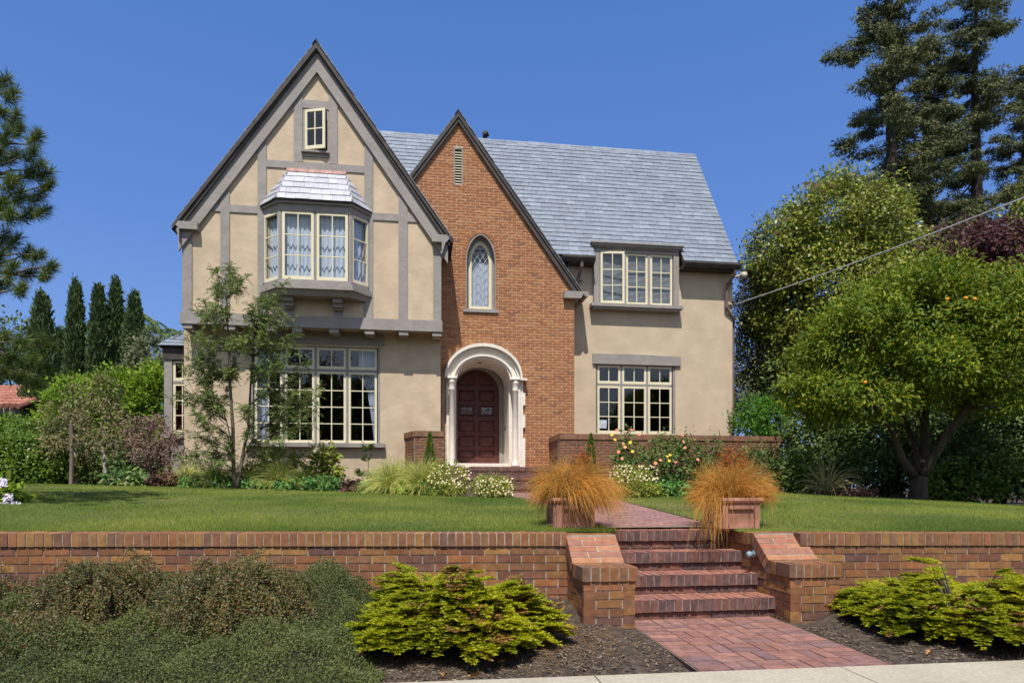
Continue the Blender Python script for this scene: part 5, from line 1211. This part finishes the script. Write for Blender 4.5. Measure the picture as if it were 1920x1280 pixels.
for (px, Y, n, L, lab) in ((350, 13.6, 420, .42, 'golden grass clump beside the japanese maple'), (405, 13.3, 500, .45, 'golden grass clump behind the young tree trunk'), (525, 13.1, 500, .50, 'golden grass clump below the big window'), (575, 13.4, 350, .42, 'golden grass clump mixed with lilies below the big window'),
                           (735, 12.3, 700, .50, 'wide golden grass clump near the short brick wall'), (790, 12.2, 700, .52, 'golden grass clump spilling beside the daisies'), (1548, 12.9, 90, .62, 'fountain grass with pale arching plumes near the orange tree')):
    tuft('golden_grass', lab, gp(px, Y-.25), int(n*1.6), L*1.35, .5, 'l_yellowgrass' if px != 1548 else 'l_seedgrass', .007 if px != 1548 else .010, root_r=.12, group=BED if px != 1548 else None)
for (px, Y, lab) in ((745, 12.5, 'haze of buff seedheads standing over the golden grass'), (500, 13.5, 'thin buff seedheads rising below the window sill'), (1400, 12.6, 'thin buff seedheads behind the outer pot')):
    tuft('seedhead_grass', lab, gp(px, Y), 180, .72, .35, 'l_seedgrass', .0022, grav=.45, root_r=.12)

def mound(name, label, px, py, Y, w, h, mt, n_cl=60, per=18, r=.08, L=.06, W=.035, group=None, cat='plant', d=None, **kw):
    s = Y/1230; X = (px-960)*s; z0 = lawn_z(X, Y); hh = max(h*s, .06)
    lobes = [(X, Y, z0+hh*.45, w*s, d or min(.5, w*s), hh*.62), (X-w*s*.35, Y-.05, z0+hh*.35, w*s*.6, .25, hh*.5), (X+w*s*.35, Y, z0+hh*.4, w*s*.55, .25, hh*.5)]
    return shrub(name, label, cat, lobes, mt, n_cl, per, r, L, W, group, stems=4, sr=.008, **kw)
def blooms(root, name, n, box, mt, r=.016, petals=5):
    """flower heads spread over the plant: (x0, x1, y0, y1) in photo pixels at distance Y"""
    x0, x1, y0, y1, Y = box; V = []; each = []
    for _ in range(n):
        p = at(random.uniform(x0, x1), random.uniform(y0, y1), Y+random.uniform(-.25, .1))-root.location; nn = Vector((random.uniform(-.5, .5), -1, random.uniform(.3, 1.2))).normalized(); a = nn.orthogonal().normalized(); c = nn.cross(a)
        for k in range(petals):
            t = 2*PI*k/petals; d = (a*math.cos(t)+c*math.sin(t))+nn*.35; s_ = (a*-math.sin(t)+c*math.cos(t)); V.append([p, p+d*r*.6+s_*r*.42, p+d*r, p+d*r*.6-s_*r*.42])
    A_ = np.array([[list(q) for q in v] for v in V])
    if n <= 12:
        for i in range(n): quads(name, A_[i*petals:(i+1)*petals], mt, root)
        return
    o = quads(name, A_, mt, root); o['kind'] = 'stuff'; return o
PB = 'small plants edging the flower beds'
mound('hosta', 'variegated hosta clump at the lawn edge below the japanese maple', 238, 0, 13.2, 36, 26, 'l_hosta', 70, 12, .07, .15, .06)
mound('heuchera', 'low purple-bronze heuchera beside the variegated hosta', 310, 0, 13.1, 28, 26, 'l_bronze', 60, 16, .07, .07, .06)
mound('heuchera', 'rusty bronze heuchera between green mounds below the big window', 662, 0, 12.4, 22, 22, 'l_bronze', 50, 16, .06, .06, .05)
for px, Y, w, h, lab in ((365, 13, 26, 20, 'green groundcover between the heuchera and the young tree'), (420, 12.9, 24, 20, 'green groundcover just before the young tree trunk'), (485, 12.8, 28, 22, 'green groundcover just past the young tree trunk'), (545, 12.7, 34, 20, 'green groundcover in front of the grass below the window'), (607, 12.6, 36, 24, 'leafy green mound beside the rusty heuchera'), (700, 12.3, 24, 20, 'blue-green leafy mound on the other side of the rusty heuchera')):
    mound('green_mound', lab, px, 0, Y, w, h, 'l_green', 60, 16, .07, .07, .045, PB)
mound('lime_plant', 'bright lime leafy plant at the lawn edge below the daisies', 762, 0, 11.9, 18, 22, 'l_lime', 24, 10, .06, .09, .06)
mound('lime_plant', 'green leafy plant beside the lime one at the lawn edge', 812, 0, 11.8, 26, 24, 'l_green', 50, 12, .07, .09, .06)
r_ = mound('lily_shrub', 'tall yellow-green lilies with buff seedheads below the big window', 525, 0, 13.5, 42, 76, 'l_perennial', 150, 16, .13, .11, .04, 'perennials under the big window'); blooms(r_, 'flower', 6, (490, 560, 845, 870, 13.1), 'f_white', .05)
r_ = mound('lily_shrub', 'bushy perennial with one white lily close to the window sill', 608, 0, 13.4, 30, 84, 'l_perennial', 130, 16, .12, .10, .05, 'perennials under the big window'); blooms(r_, 'flower', 2, (583, 596, 840, 850, 13.0), 'f_white', .07)
mound('lily_shrub', 'yellow-green perennial just left of the lilies, behind the young tree', 470, 0, 13.6, 30, 45, 'l_perennial', 90, 16, .12, .10, .04, 'perennials under the big window')
# whorled shrub by the window corner
wb = gp(688, 12.9); wsh = empty('whorled_shrub', wb); tag(wsh, 'young shrub with a palm-like tuft of leaves at the window corner', 'shrub'); mb = MB(); mb.tube(bent((0, 0, 0), (.02, 0, .82), 5, .02), [.012, .011, .01, .009, .008, .006], 6); P = []; D = []
for (x, z, n, L) in ((0.02, .85, 40, .22), (.0, .62, 16, .18), (-.12, .35, 40, .20), (.1, .30, 26, .2), (-.05, .15, 30, .2)):
    for k in range(n):
        a = random.uniform(0, 2*PI); e = random.uniform(-.2, .9); P.append((x, 0, z-.0+random.uniform(-.05, .05))); D.append((math.cos(a), math.sin(a), e))
mb.tube(bent((0, 0, 0), (-.12, 0, .35), 4, .04), .007, 5); mb.build('stem', 'bark', wsh); P = np.array(P); quads('foliage', leaf_quads(P, np.array(D), RNG.uniform(.12, .22, len(P)), .04), 'l_rose', wsh)
# daisies
for (px, Y, w, h, box, lab) in ((838, 11.6, 40, 62, (800, 885, 872, 915, 11.3), 'tall cloud of small white daisies beside the short brick wall'), (925, 11.1, 36, 40, (892, 962, 896, 930, 10.9), 'lower mound of white daisies spilling onto the path'), (1185, 11.4, 42, 58, (1140, 1235, 872, 905, 11.1), 'white daisies across the path, below the rose bushes')):
    r_ = mound('daisy_bush', lab, px, 0, Y, w, h, 'l_perennial', 150, 18, .09, .05, .02, 'white daisy mounds', droop=-.4); blooms(r_, 'flower', 105, box, 'f_white', .016); tf_ = tuft('stalks', '', (0, 0, 0), 200, .5, .5, 'l_yellowgrass', .003); tf_.parent = r_
    for k in ('label', 'category'):
        if k in tf_: del tf_[k]
mound('leafy_clump', 'blue-green leafy groundcover below the big rose bush', 1262, 0, 11.9, 34, 26, 'l_green', 80, 14, .07, .08, .06)
mound('leafy_clump', 'fresh green leafy plant at the end of the daisies', 1225, 0, 11.5, 20, 24, 'l_perennial', 40, 14, .07, .06, .03)
for (px, Y, lab, t_) in ((806, 12.6, 'tiny conical cypress with golden tip by the short wall', 60), (1108, 12.7, 'tiny green conical cypress in front of the long low wall', 52)):
    b_ = gp(px, Y); root = empty('dwarf_conifer', b_); tag(root, lab, 'conifer', 'small conical cypresses flanking the door steps'); H_ = (918-(812 if px < 1000 else 815))/1230*Y-b_.z; n = 900; t = RNG.uniform(0, 1, n); az = RNG.uniform(0, 2*PI, n); R = .17*(1-t)**.8*RNG.uniform(.75, 1.05, n)
    P = np.stack([np.cos(az)*R, np.sin(az)*R, t*H_*.97+.02], 1); D = np.stack([np.cos(az)*.4, np.sin(az)*.4, np.ones(n)], 1); quads('crown', leaf_quads(P, D, .07, .022), 'l_bush', root); mb = MB(); mb.tube([(0, 0, 0), (0, 0, H_*.9)], [.015, .004], 5); mb.build('trunk', 'bark', root)
# roses and shrubs along the long low wall
RG = 'rose bushes and shrubs before the long low wall'
r_ = mound('rose_bush', 'upright rose bush with orange and yellow blooms nearest the door', 1180, 0, 12.7, 30, 112, 'l_rose', 130, 18, .12, .065, .04, RG, cat='rose bush'); blooms(r_, 'rose', 7, (1150, 1215, 800, 880, 12.2), 'f_rose', .036, 9); blooms(r_, 'rose', 4, (1140, 1200, 810, 860, 12.2), 'f_yellow', .034, 9)
r_ = mound('rose_bush', 'big rose bush with pink and peach blooms in the middle of the wall', 1262, 0, 12.9, 58, 108, 'l_rose', 300, 18, .13, .065, .04, RG, cat='rose bush'); blooms(r_, 'rose', 7, (1225, 1310, 815, 875, 12.3), 'f_rose', .036, 9); blooms(r_, 'rose', 3, (1250, 1280, 850, 870, 12.3), 'f_yellow', .03, 9)
mound('rose_bush', 'sparse rose bush without blooms behind the outer pot', 1335, 0, 12.8, 36, 95, 'l_rose', 130, 16, .12, .06, .035, RG, cat='rose bush')
mound('bed_shrub', 'loose green shrub at the far end of the long low wall', 1420, 0, 12.9, 48, 90, 'l_rose', 200, 18, .14, .06, .035, RG)
mound('bed_shrub', 'mixed shrub past the end of the long low wall', 1490, 0, 13.1, 42, 85, 'l_bush', 170, 18, .14, .07, .04, RG)
mound('bed_shrub', 'low reddish groundcover at the edge of the shaded bed', 1590, 0, 12.6, 55, 14, 'l_bronze', 90, 16, .07, .05, .04, RG)
# agapanthus / hydrangea corner at far left
hp_ = gp(14, 8.4); hr = shrub('hydrangea', 'hydrangea with pale lilac heads and yellowing leaves at the frame edge', 'plant', [(hp_.x, hp_.y, hp_.z+.10, .20, .2, .12), (hp_.x-.25, hp_.y, hp_.z+.12, .2, .2, .16)], 'l_lime', 60, 12, .09, .11, .06, sr=.008)
for (x, y) in ((14, 935), (0, 945), (28, 950), (4, 905)): blooms(hr, 'flower_head', 60, (x-9, x+11, y-9, y+9, 8.3), 'f_lilac', .018, 4)

# --- pots with orange sedge
def pot(px0, Yf, z0, label):
    X0 = (px0-960)/1230*Yf; root = empty('terracotta_pot', (X0, Yf, z0), HA); tag(root, label, 'plant pot', 'square terracotta pots on the wall ends'); s = .375; h = .305; t = .022
    mb = MB(); 
    def ring_(z, d): return [(-d, -d, z), (s+d, -d, z), (s+d, s+d, z), (-d, s+d, z)]
    mb.loft([ring_(0, -.022), ring_(h-.05, -.004), ring_(h-.05, -.03), ring_(.03, -.045)], caps=False); mb.add(ring_(0.001, -.022), [(3, 2, 1, 0)]); mb.add(ring_(h-.055, -.03), [(0, 1, 2, 3)]); 
    for (a, b_, c_, d_) in ((.0, .06, .02, h-.07), (s-.06, s, .02, h-.07), (.06, s-.06, .02, .055), (.06, s-.06, h-.105, h-.07)): mb.box(a+.008, b_-.008 if b_ == s else b_, -.012+.016*0, .02, c_, d_)
    for (a, b_, c_, d_) in ((.0, .06, .02, h-.07), (s-.06, s, .02, h-.07), (.06, s-.06, .02, .055), (.06, s-.06, h-.105, h-.07)): mb.box(-.012, .02, a+.008, b_-.008 if b_ == s else b_, c_, d_)
    mb.build('pot_body', 'terracotta', root)
    rim = MB(); prof = [(0, -.052), (.016, -.046), (.025, -.026), (.016, -.006), (-.005, 0), (-.04, -.004), (-.04, -.05)]
    rim.loft([ring_(h+z, d) for d, z in prof]+[ring_(h-.052, 0)], caps=False); rim.build('rim', 'terracotta', root, False)
    so_ = MB(); so_.box(.02, s-.02, .02, s-.02, h-.06, h-.03); so_.build('potting_soil', 'soil', root); return root, Vector((X0, Yf, z0))+HE*(s/2)+HN*(s/2)+Vector((0, 0, h-.03))
zp1 = -.374
p1_, c1 = pot(1041, 5.97, zp1, 'square terracotta pot nearer the door, almost covered by swept orange grass'); p2_, c2 = pot(1353, 6.04, -.377, 'square terracotta pot with a plain panel, on the outer side of the steps')
def sedge(c, label, dirs1, tails, R1, R2):
    root = empty('orange_sedge', c); tag(root, label, 'ornamental grass', 'orange sedges spilling from the pots')
    def blades(name, n, L0, L1, bias, up_, g, w, r0=.13, spread=1., side=.03, org=(0, 0, 0)):
        az = RNG.uniform(0, 2*PI, n); seg = 12; Ls = RNG.uniform(L0, L1, n); r = RNG.uniform(0, 1, n)**.5*r0; w = w*RNG.uniform(.6, 1.5, n)[:, None, None]
        d = unit(np.stack([np.cos(az)*spread*RNG.uniform(.15, 1, n)+bias[0], np.sin(az)*spread*RNG.uniform(.15, 1, n)+bias[1], up_+RNG.normal(size=n)*.3+bias[2]], 1))
        P = np.zeros((n, seg+1, 3)); P[:, 0] = np.stack([np.cos(az)*r, np.sin(az)*r, np.zeros(n)], 1)+np.array(org); cur = d.copy(); wv = RNG.normal(size=(n, 3))*side; lock = RNG.integers(0, 40, n); lv = RNG.normal(size=(40, 3))*side*1.5; wv = wv+lv[lock]
        gg = g*RNG.uniform(.6, 1.4, n)
        for k in range(seg):
            P[:, k+1] = P[:, k]+cur*(Ls/seg)[:, None]; G = np.zeros((n, 3)); G[:, 2] = -gg*((.5+k/seg*1.1) if name == 'grass_tail' else (.12+2.1*(k/seg)**1.3)); cur = unit(cur+np.array([bias[0]*.10, bias[1]*.10, 0])+G+wv+RNG.normal(size=(n, 3))*.05)
        T = unit(np.gradient(P, axis=1)); Sd = unit(np.cross(T, np.array([0, -1, .15])+RNG.normal(size=(n, 1, 3))*.35)); return ribbons(name, P, Sd*w*np.linspace(1, .25, seg+1)[None, :, None], 'l_sedge', root)
    blades('grass_dome', 4200, R1*.75, R1*1.3, dirs1, 1.2, R2, .0017, .17, .95, .06)
    for k, (n, L0, L1, b_, up_, g, sp, og) in enumerate(tails): blades('grass_tail', n, L0, L1, b_, up_, g, .0017, .10, sp, .02, og)
    return root
sedge(c1, 'orange sedge combed over its pot and trailing onto the brick pier', (.08, .30, 0), [(260, .46, .62, (.30, -.60, 0), 1.0, .27, .30, (-.05, -.1, 0)), (200, .66, .84, (.55, -.62, .1), 1.0, .28, .14, (0, -.08, 0)), (300, .20, .30, (-.8, .1, 0), .7, .10, .4, (-.08, 0, 0)), (420, .28, .40, (.75, .2, 0), .9, .15, .35, (.05, 0, 0))], .40, .22)
sedge(c2, 'orange sedge fanning wide over its pot with one strand over the steps', (.03, .40, 0), [(120, .60, .84, (-.45, -.95, .0), .55, .30, .06, (-.16, -.10, 0)), (700, .26, .40, (1.0, .1, 0), .7, .06, .4, (.04, 0, 0)), (700, .22, .35, (-1., .1, 0), .6, .08, .4, (-.04, 0, 0))], .36, .14)
for c, dx, h, n, lab in ((c1, .12, .42, 60, 'small red-leaved nandina poking up behind the swept orange grass'), (c2, .06, .52, 150, 'fiery orange-red nandina standing above the outer pot')):
    root = empty('nandina', c+Vector((0, .10, 0))); tag(root, lab, 'shrub', 'red nandinas growing in the pots'); mb = MB(); T = []
    for k in range(7 if n > 100 else 4):
        t = Vector((dx+random.uniform(-.16, .16)*(1 if n > 100 else .3), random.uniform(-.1, .1), h*random.uniform(.75, 1.05))); mb.tube(bent((0, 0, 0), t, 5, .04), [.005, .005, .004, .004, .003, .002], 5); T.append(t)
    mb.build('stem', 'bark', root); cc = np.array([list(t*random.uniform(.62, 1.0)) for t in T for _ in range(9)]); per = 22; P = np.repeat(cc, per, 0)+RNG.normal(size=(len(cc)*per, 3))*.035; quads('foliage', leaf_quads(P, rnd(len(P))+np.array([0, 0, .4]), RNG.uniform(.02, .04, len(P)), .011), 'l_nandina', root)
mb = MB(); a = Vector((2.315, 6.08, -.10)); mb.tube([a, a+Vector((.012, 0, -.08)), a+Vector((.0, -.02, -.2)), a+Vector((-.01, -.02, -.27))], .004, 5); tag(mb.build('irrigation_tube', 'hose'), 'thin green irrigation tube against the outer pot', 'tube')

# --- foreground shrubs
def spray_shrub(name, label, px, py_b, w_px, h_px, Y, depth, n_spr, group=None, red=.1, low=.35, seed=1):
    """tiers of arching sprays with two-ranked needles"""
    s = Y/1230; X = (px-960)*s; z0 = bed_z(X, Y); base = Vector((X, Y, z0)); root = empty(name, base); tag(root, label, 'conifer shrub', group)
    rng = random.Random(seed); mb = MB(); P = []; D = []; PR = []; DR = []; Rw = w_px*s; Hh = h_px*s
    for i in range(n_spr):
        az = rng.uniform(0, 2*PI); rr = rng.uniform(.12, 1)**.62; q = Vector((math.cos(az)*Rw*rr, math.sin(az)*depth*rr, 0)); lump = .78+.24*math.sin(q.x*8.3+seed)*math.cos(q.y*9.1+1.7*seed)+.10*math.sin(q.x*19+seed); kk = 1+.14*math.sin(az*5+seed)+.09*math.sin(az*9+2*seed); q.x *= kk; q.y *= kk
        q.z = Hh*lump*max(.02, (1-rr**2.0))**.55*rng.uniform(.30, 1.04)+.035
        root_p = Vector((q.x*.35, q.y*.35, max(.02, q.z*.25))); out = Vector((q.x/Rw, q.y/depth, .0)); 
        if out.length < .05: out = Vector((rng.uniform(-1, 1), -1, 0))
        out.normalize(); d = (out*1.0+Vector((rng.uniform(-.5, .5), rng.uniform(-.5, .3), rng.uniform(-.15, .75)))).normalized(); Ls = rng.uniform(.09, .17)
        if i % 4 == 0: mb.tube([root_p, root_p.lerp(q, .6)+Vector((0, 0, .03)), q], [.009, .006, .003], 4)
        sd = d.cross(ZA).normalized(); is_red = rng.random() < red*(1.8 if q.x > 0 else .4); tgt, tgd = (PR, DR) if is_red else (P, D)
        for k in range(9):
            t = k/8; c = q+d*Ls*t+Vector((0, 0, -Ls*.35*t*t)); 
            for sg in ((-1, 1) if k < 8 else (0,)):
                bd = (d*.75+sd*sg*.95+Vector((0, 0, rng.uniform(-.25, .15)))).normalized(); bl_ = Ls*(.50-.30*t)*rng.uniform(.8, 1.2) if sg else Ls*.25; bs = bd.cross(ZA).normalized(); m = 7
                for j in range(m):
                    cc = c+bd*bl_*(j/m)
                    for s2 in (-1, 1): tgt.append(cc); tgd.append(bs*s2+bd*.9+Vector((0, 0, rng.uniform(-.1, .4))))
    mb.build('stem', 'bark', root)
    for nm, PP, DD, mt in (('foliage', P, D, 'l_juniper'), ('browned_foliage', PR, DR, 'l_junred')):
        if PP: PP = np.array([list(p) for p in PP]); DD = np.array([list(p) for p in DD]); quads(nm, leaf_quads(PP, DD, RNG.uniform(.017, .030, len(PP)), .0085, fold=0), mt, root)
    return root
spray_shrub('golden_yew', 'spreading golden-green yew alone on the mulch before the wall', 852, 1250, 160, 130, 4.42, .46, 1150, 'low golden yews on the mulch', red=.10, seed=1)
spray_shrub('golden_yew', 'golden yew against the outer side of the brick pier', 1665, 1165, 62, 84, 5.0, .28, 320, 'low golden yews on the mulch', red=.04, seed=2)
spray_shrub('golden_yew', 'wide golden yew running to the frame edge before the shorter wall', 1805, 1210, 150, 112, 4.72, .48, 1000, 'low golden yews on the mulch', red=.08, seed=3)
spray_shrub('golden_yew', 'golden yew cut by the frame edge', 1960, 1210, 95, 112, 4.72, .45, 360, 'low golden yews on the mulch', red=.05, seed=4)

def cotoneaster(name, label, X, Y, rx, ry, H_, n_arch, n_leaf, mt, group, berries=0, seed=1, kind=None):
    rng = random.Random(seed); base = Vector((X, Y, bed_z(X, Y))); root = empty(name, base); tag(root, label, 'shrub', group)
    if kind: root['kind'] = kind
    mb = MB(); P = []; D = []; BP = []
    for i in range(n_arch):
        az = rng.uniform(0, 2*PI); L = rng.uniform(.35, 1.0); top = H_*rng.uniform(.55, 1.1)*(1-.35*L); d = Vector((math.cos(az)*rx, math.sin(az)*ry, 0)); wild = i % 14 == 0; top *= 1.3 if wild else 1; L *= 1.25 if wild else 1; s0 = d*rng.uniform(0, .35); wv = rng.uniform(-.12, .12); sd = Vector((-d.y, d.x, 0))
        tail_ = rng.uniform(.6, 1.25); pts = [s0+d*L*t*.95+sd*wv*math.sin(t*3)+Vector((0, 0, top*(1-(1.6*t-.62)**2*(1.05*tail_ if t > .39 else 2.0))+.02)) for t in [k/12 for k in range(13)]]
        for p_ in pts: p_.z = max(p_.z, .015)
        if i % 3 == 0: mb.tube(pts, [.0045*(1-k/16) for k in range(13)], 4)
        per = n_leaf//n_arch
        for _ in range(per):
            t = rng.uniform(.08, 1); k = min(11, int(t*12)); c = pts[k].lerp(pts[k+1], t*12-k); q = Vector([rng.gauss(0, 1) for _ in range(3)]); q.normalize()
            P.append(c+q*rng.uniform(.002, .030)); D.append(q+Vector((0, 0, .3)))
            if berries and rng.random() < berries: BP.append(c+q*.022)
    mb.build('stem', 'bark', root); P = np.array([list(p) for p in P]); D = np.array([list(p) for p in D]); quads('foliage', leaf_quads(P, D, RNG.uniform(.011, .018, len(P)), .010), mt, root)
    if BP: BP = np.array([list(p) for p in BP]); quads('berries', leaf_quads(BP, rnd(len(BP)), .010, .010), 'berry', root)['kind'] = 'stuff'
    return root
CG = 'weeping cotoneaster mounds in front of the long wall'
for (X, Y, rx, ry, hh, n, lab) in ((-3.95, 4.55, .46, .5, .40, 330, 'arching cotoneaster mound cut by the frame edge'), (-2.93, 4.62, .44, .46, .44, 340, 'arching red-berried cotoneaster mound between the frame edge and the tallest one'), (-1.95, 4.62, .56, .52, .47, 460, 'tallest and widest arching cotoneaster mound before the long wall'), (-3.15, 3.95, .62, .42, .27, 300, 'low reddish cotoneaster spreading towards the sidewalk')):
    cotoneaster('cotoneaster', lab, X, Y, rx, ry, hh, n, n*250, 'l_coton2', CG, .006, n)
def carpet(name, boxes, n, mt, hfun, L=.012, label=None):
    P = []; D = []
    X = RNG.uniform(boxes[0], boxes[1], n); Y = RNG.uniform(boxes[2], boxes[3], n); H_ = np.array([hfun(x, y) for x, y in zip(X, Y)]); k = H_ > .01; X, Y, H_ = X[k], Y[k], H_[k]
    Z = np.array([bed_z(x, y) for x, y in zip(X, Y)])+H_*np.where(RNG.uniform(size=len(X)) < .7, RNG.uniform(.78, 1.12, len(X)), RNG.uniform(.05, .9, len(X)))
    xs = np.arange(boxes[0], boxes[1], .05); ys = np.arange(boxes[2], boxes[3], .05); vs = [(x, y, bed_z(x, y)+hfun(x, y)*.66-.03) for y in ys for x in xs]; w_ = len(xs)
    fs = [(j*w_+i, j*w_+i+1, (j+1)*w_+i+1, (j+1)*w_+i) for j in range(len(ys)-1) for i in range(w_-1) if min(hfun(xs[i+a], ys[j+b]) for a in (0, 1) for b in (0, 1)) > .01]
    core = (vs, fs)
    P = np.stack([X, Y, Z], 1); D = rnd(len(P))+np.array([0, -.1, .5]); o = quads(name, leaf_quads(P, D, RNG.uniform(.7, 1.4, len(P))*L, L*.65), mt)
    mb = MB(); mb.add(*core); c_ = mb.build('twig_mat', 'twigs', o, True); return o
M['twigs'] = mat('twig_mat', [(.035, .045, .02), (.06, .065, .03), (.05, .04, .025)], .95, nscale=30, bscale=90, bstr=1, bdist=.02)
def hcar(x, y):
    edge = lerp(-.72, -1.08, min(1, max(0, (y-3.9)/1.3)))+.07*math.sin(y*6)+.03*math.sin(y*17)
    fr_e = 3.60+.125*x+.03*math.sin(x*9)
    if y < fr_e or x > edge: return 0
    f = min(1, (edge-x)/.30)**.6*min(1, (y-fr_e)/.22)**.6
    b0 = .15+.17*math.exp(-((x+1.30)/.36)**2-((y-4.85)/.40)**2)+.09*math.sin(x*4.1+1)*math.sin(y*5.3)+.05*math.sin(x*11+y*3)*math.sin(y*13)+.028*math.sin(x*23+1)*math.sin(y*19+x*7)
    return max(.014, b0*f)
cg = carpet('groundcover', (-5.2, -.6, 3.0, 5.35), 420000, 'l_coton', hcar); tag(cg, kind='stuff')
# mulch chips, dry leaves
n = 42000; X = RNG.uniform(-5, 5.5, n); wv = RNG.uniform(-.02, 1.85, n); Y = wallY(X)-wv
pe = 1.07-.138*(Y-3.9); ok = ~((X > pe-.02) & (X < pe+1.27) & (Y < 5.3)) & ~((X > .42) & (X < 1.0) & (Y > 4.86)) & ~((X > 2.05) & (X < 2.7) & (Y > 5.0)); ok &= Y > (3.70+.125*X); X, Y = X[ok], Y[ok]
Z = np.array([ground_z(x, y) for x, y in zip(X, Y)])+.006; P = np.stack([X, Y, Z], 1); D = rnd(len(P))*np.array([1, 1, .25]); tag(quads('mulch', leaf_quads(P, D, RNG.uniform(.012, .05, len(P)), RNG.uniform(.004, .014, len(P)), unit(rnd(len(P))*.4+np.array([0, 0, 1]))), 'chips'), kind='stuff')
n = 6500; X = RNG.normal(.15, .5, n); Y = 4.55+RNG.normal(0, .38, n); ok = (X < .5) | (Y < 4.8); X, Y = X[ok], Y[ok]; ok = (Y > 3.72+.125*X) & (X < .95); X, Y = X[ok], Y[ok]
Z = np.array([ground_z(x, y) for x, y in zip(X, Y)])+.012; P = np.stack([X, Y, Z], 1); tag(quads('leaf_litter', leaf_quads(P, rnd(len(P))*np.array([1, 1, .2]), RNG.uniform(.008, .02, len(P)), .005, unit(rnd(len(P))*.5+np.array([0, 0, 1]))), 'l_junred'), kind='stuff')
def dry_leaf(px, py, s_, label):
    h = 1.04; Y = 1230*h/(py-918); X = (px-960)/1230*Y; p = Vector((X, Y, ground_z(X, Y)+.02)); 
    for _ in range(4): Y = -1230*(ground_z(p.x, p.y)+.02)/(py-918); p = Vector(((px-960)/1230*Y, Y, ground_z((px-960)/1230*Y, Y)+.02))
    s_ *= 1.35; mb = MB(); a0 = random.uniform(0, 6); n = 11; vs = [(0, 0, 0)]
    for k in range(n):
        a = a0+2*PI*k/n; r = s_*(1 if k % 2 else .55)*random.uniform(.8, 1.15); vs.append((r*math.cos(a), r*math.sin(a)*.6, .35*s_*math.sin(a*1.5)+.4*r))
    mb.add(vs, [(0, 1+k, 1+(k+1) % n) for k in range(n)]); o = mb.build('dry_leaf', 'deadleaf'); o.location = p; tag(o, label, 'fallen leaf', 'fallen orange leaves on the mulch')
for (x, y, s_, lab) in ((652, 1268, .026, 'curled orange leaf at the sidewalk end of the groundcover'), (775, 1256, .018, 'small orange leaf just in front of the lone golden yew'), (831, 1265, .024, 'pointed orange leaf below the middle of the lone golden yew'), (889, 1266, .03, 'largest yellow-orange leaf beside the sidewalk edge'), (1743, 1224, .024, 'single orange leaf on the mulch beyond the brick path'), (1786, 1207, .022, 'orange leaf close to the wide golden yew'), (940, 1240, .02, 'orange leaf among twigs nearest the brick path')): dry_leaf(x, y, s_, lab)
for (x, y, s_, lab) in ((331, 1176, .02, 'tan leaf caught in the tallest cotoneaster'), (575, 1199, .018, 'orange leaf lying on the green carpet')): 
    pass
# --- turf blades
def turf(n, sel_l):
    X = RNG.uniform(-14, 15, n); t = RNG.uniform(0, 1, n)**1.9; wy = 5.445+.076*X; B = np.interp(X, [-14, -11, -7, -4.6, -2.2, -1.3, 0, .3, 1.5, 2.2, 4.4, 6, 8, 10, 14], [15.5, 14.8, 12.9, 12.7, 12.6, 11.6, 11.2, 11, 10.9, 12.2, 12.8, 12.6, 12.2, 11.6, 11]); Y = wy+.285+(B-wy-.285)*t
    pl = .93-.138*(Y-5.9)-.02; pr_ = np.where(Y < 11, 2.02-.07*(Y-5.9)+.03, 1.66-.2*(Y-11)); ok = ((X < pl-.0) | (X > pr_)) & (np.abs(X/Y) < 1.1); return X[ok], Y[ok]
X, Y = turf(760000, None)
zf = np.interp(X, [a for a, _ in FZ], [b for _, b in FZ]); z0 = -.0663*(5.445+.076*X)-.012; tt = np.clip((Y-(5.445+.076*X)-.3)/7.2, 0, 1)**.9; Z = z0+(zf-z0)*tt
n = len(X); P = np.stack([X, Y, Z], 1); hgt = RNG.uniform(.018, .040, n)*(1+.25*np.sin(X*1.7)*np.sin(Y*2.3)); ang = RNG.uniform(0, 2*PI, n); sd = np.stack([np.cos(ang), np.sin(ang)*.4, np.zeros(n)], 1)*(.0022*(Y/6))[:, None]; tip = P+np.stack([RNG.normal(size=n)*.010, RNG.normal(size=n)*.010, hgt], 1)
tag(quads('grass', np.stack([P-sd, P+sd, tip], 1), 'l_turf', n=3), kind='stuff')
n = 26000; X = RNG.normal(2.55, .55, n); Y = RNG.normal(8.2, 1.1, n); ok = (X > 2.02-.07*(Y-5.9)+.05) & (Y > 6.3) & (Y < 11) & (RNG.uniform(size=n) < np.exp(-((X-(2.02-.07*(Y-5.9)))/.75)**2)); X, Y = X[ok], Y[ok]
Z = np.array([lawn_z(x, y) for x, y in zip(X, Y)]); n = len(X); P = np.stack([X, Y, Z], 1); ang = RNG.uniform(0, 2*PI, n); sd = np.stack([np.cos(ang), np.sin(ang)*.4, np.zeros(n)], 1)*.0026; tip = P+np.stack([RNG.normal(size=n)*.014, RNG.normal(size=n)*.014, RNG.uniform(.015, .042, n)], 1)
tag(quads('dry_grass', np.stack([P-sd, P+sd, tip], 1), 'l_dry', n=3), kind='stuff')
# --- trees across the street, behind the viewer: what the window panes mirror
ST = None
for i, (x, y, sc) in enumerate(((-26, -24, 1.15), (-14, -27, 1.25), (-3, -25, 1.1), (8, -28, .92), (19, -25, .85), (31, -27, 1.0), (-38, -26, 1.1))):
    if ST is None:
        ST = tree('street_tree', 'broad dark street tree across the road', 'tree', Vector((x, y, -1.2)), [(x, y, 4.5, 5, 4, 4.2), (x-3, y, 2.5, 3.5, 3, 3), (x+3, y+1, 2.8, 3.5, 3, 3)], .35, 'l_dark', 'darkbark', 900, 14, .7, .5, .3, 'street trees across the road'); o = ST
    else: o = copy_tree(ST)
    o.location = (x, y, -1.2); o.scale = (1, 1, sc)
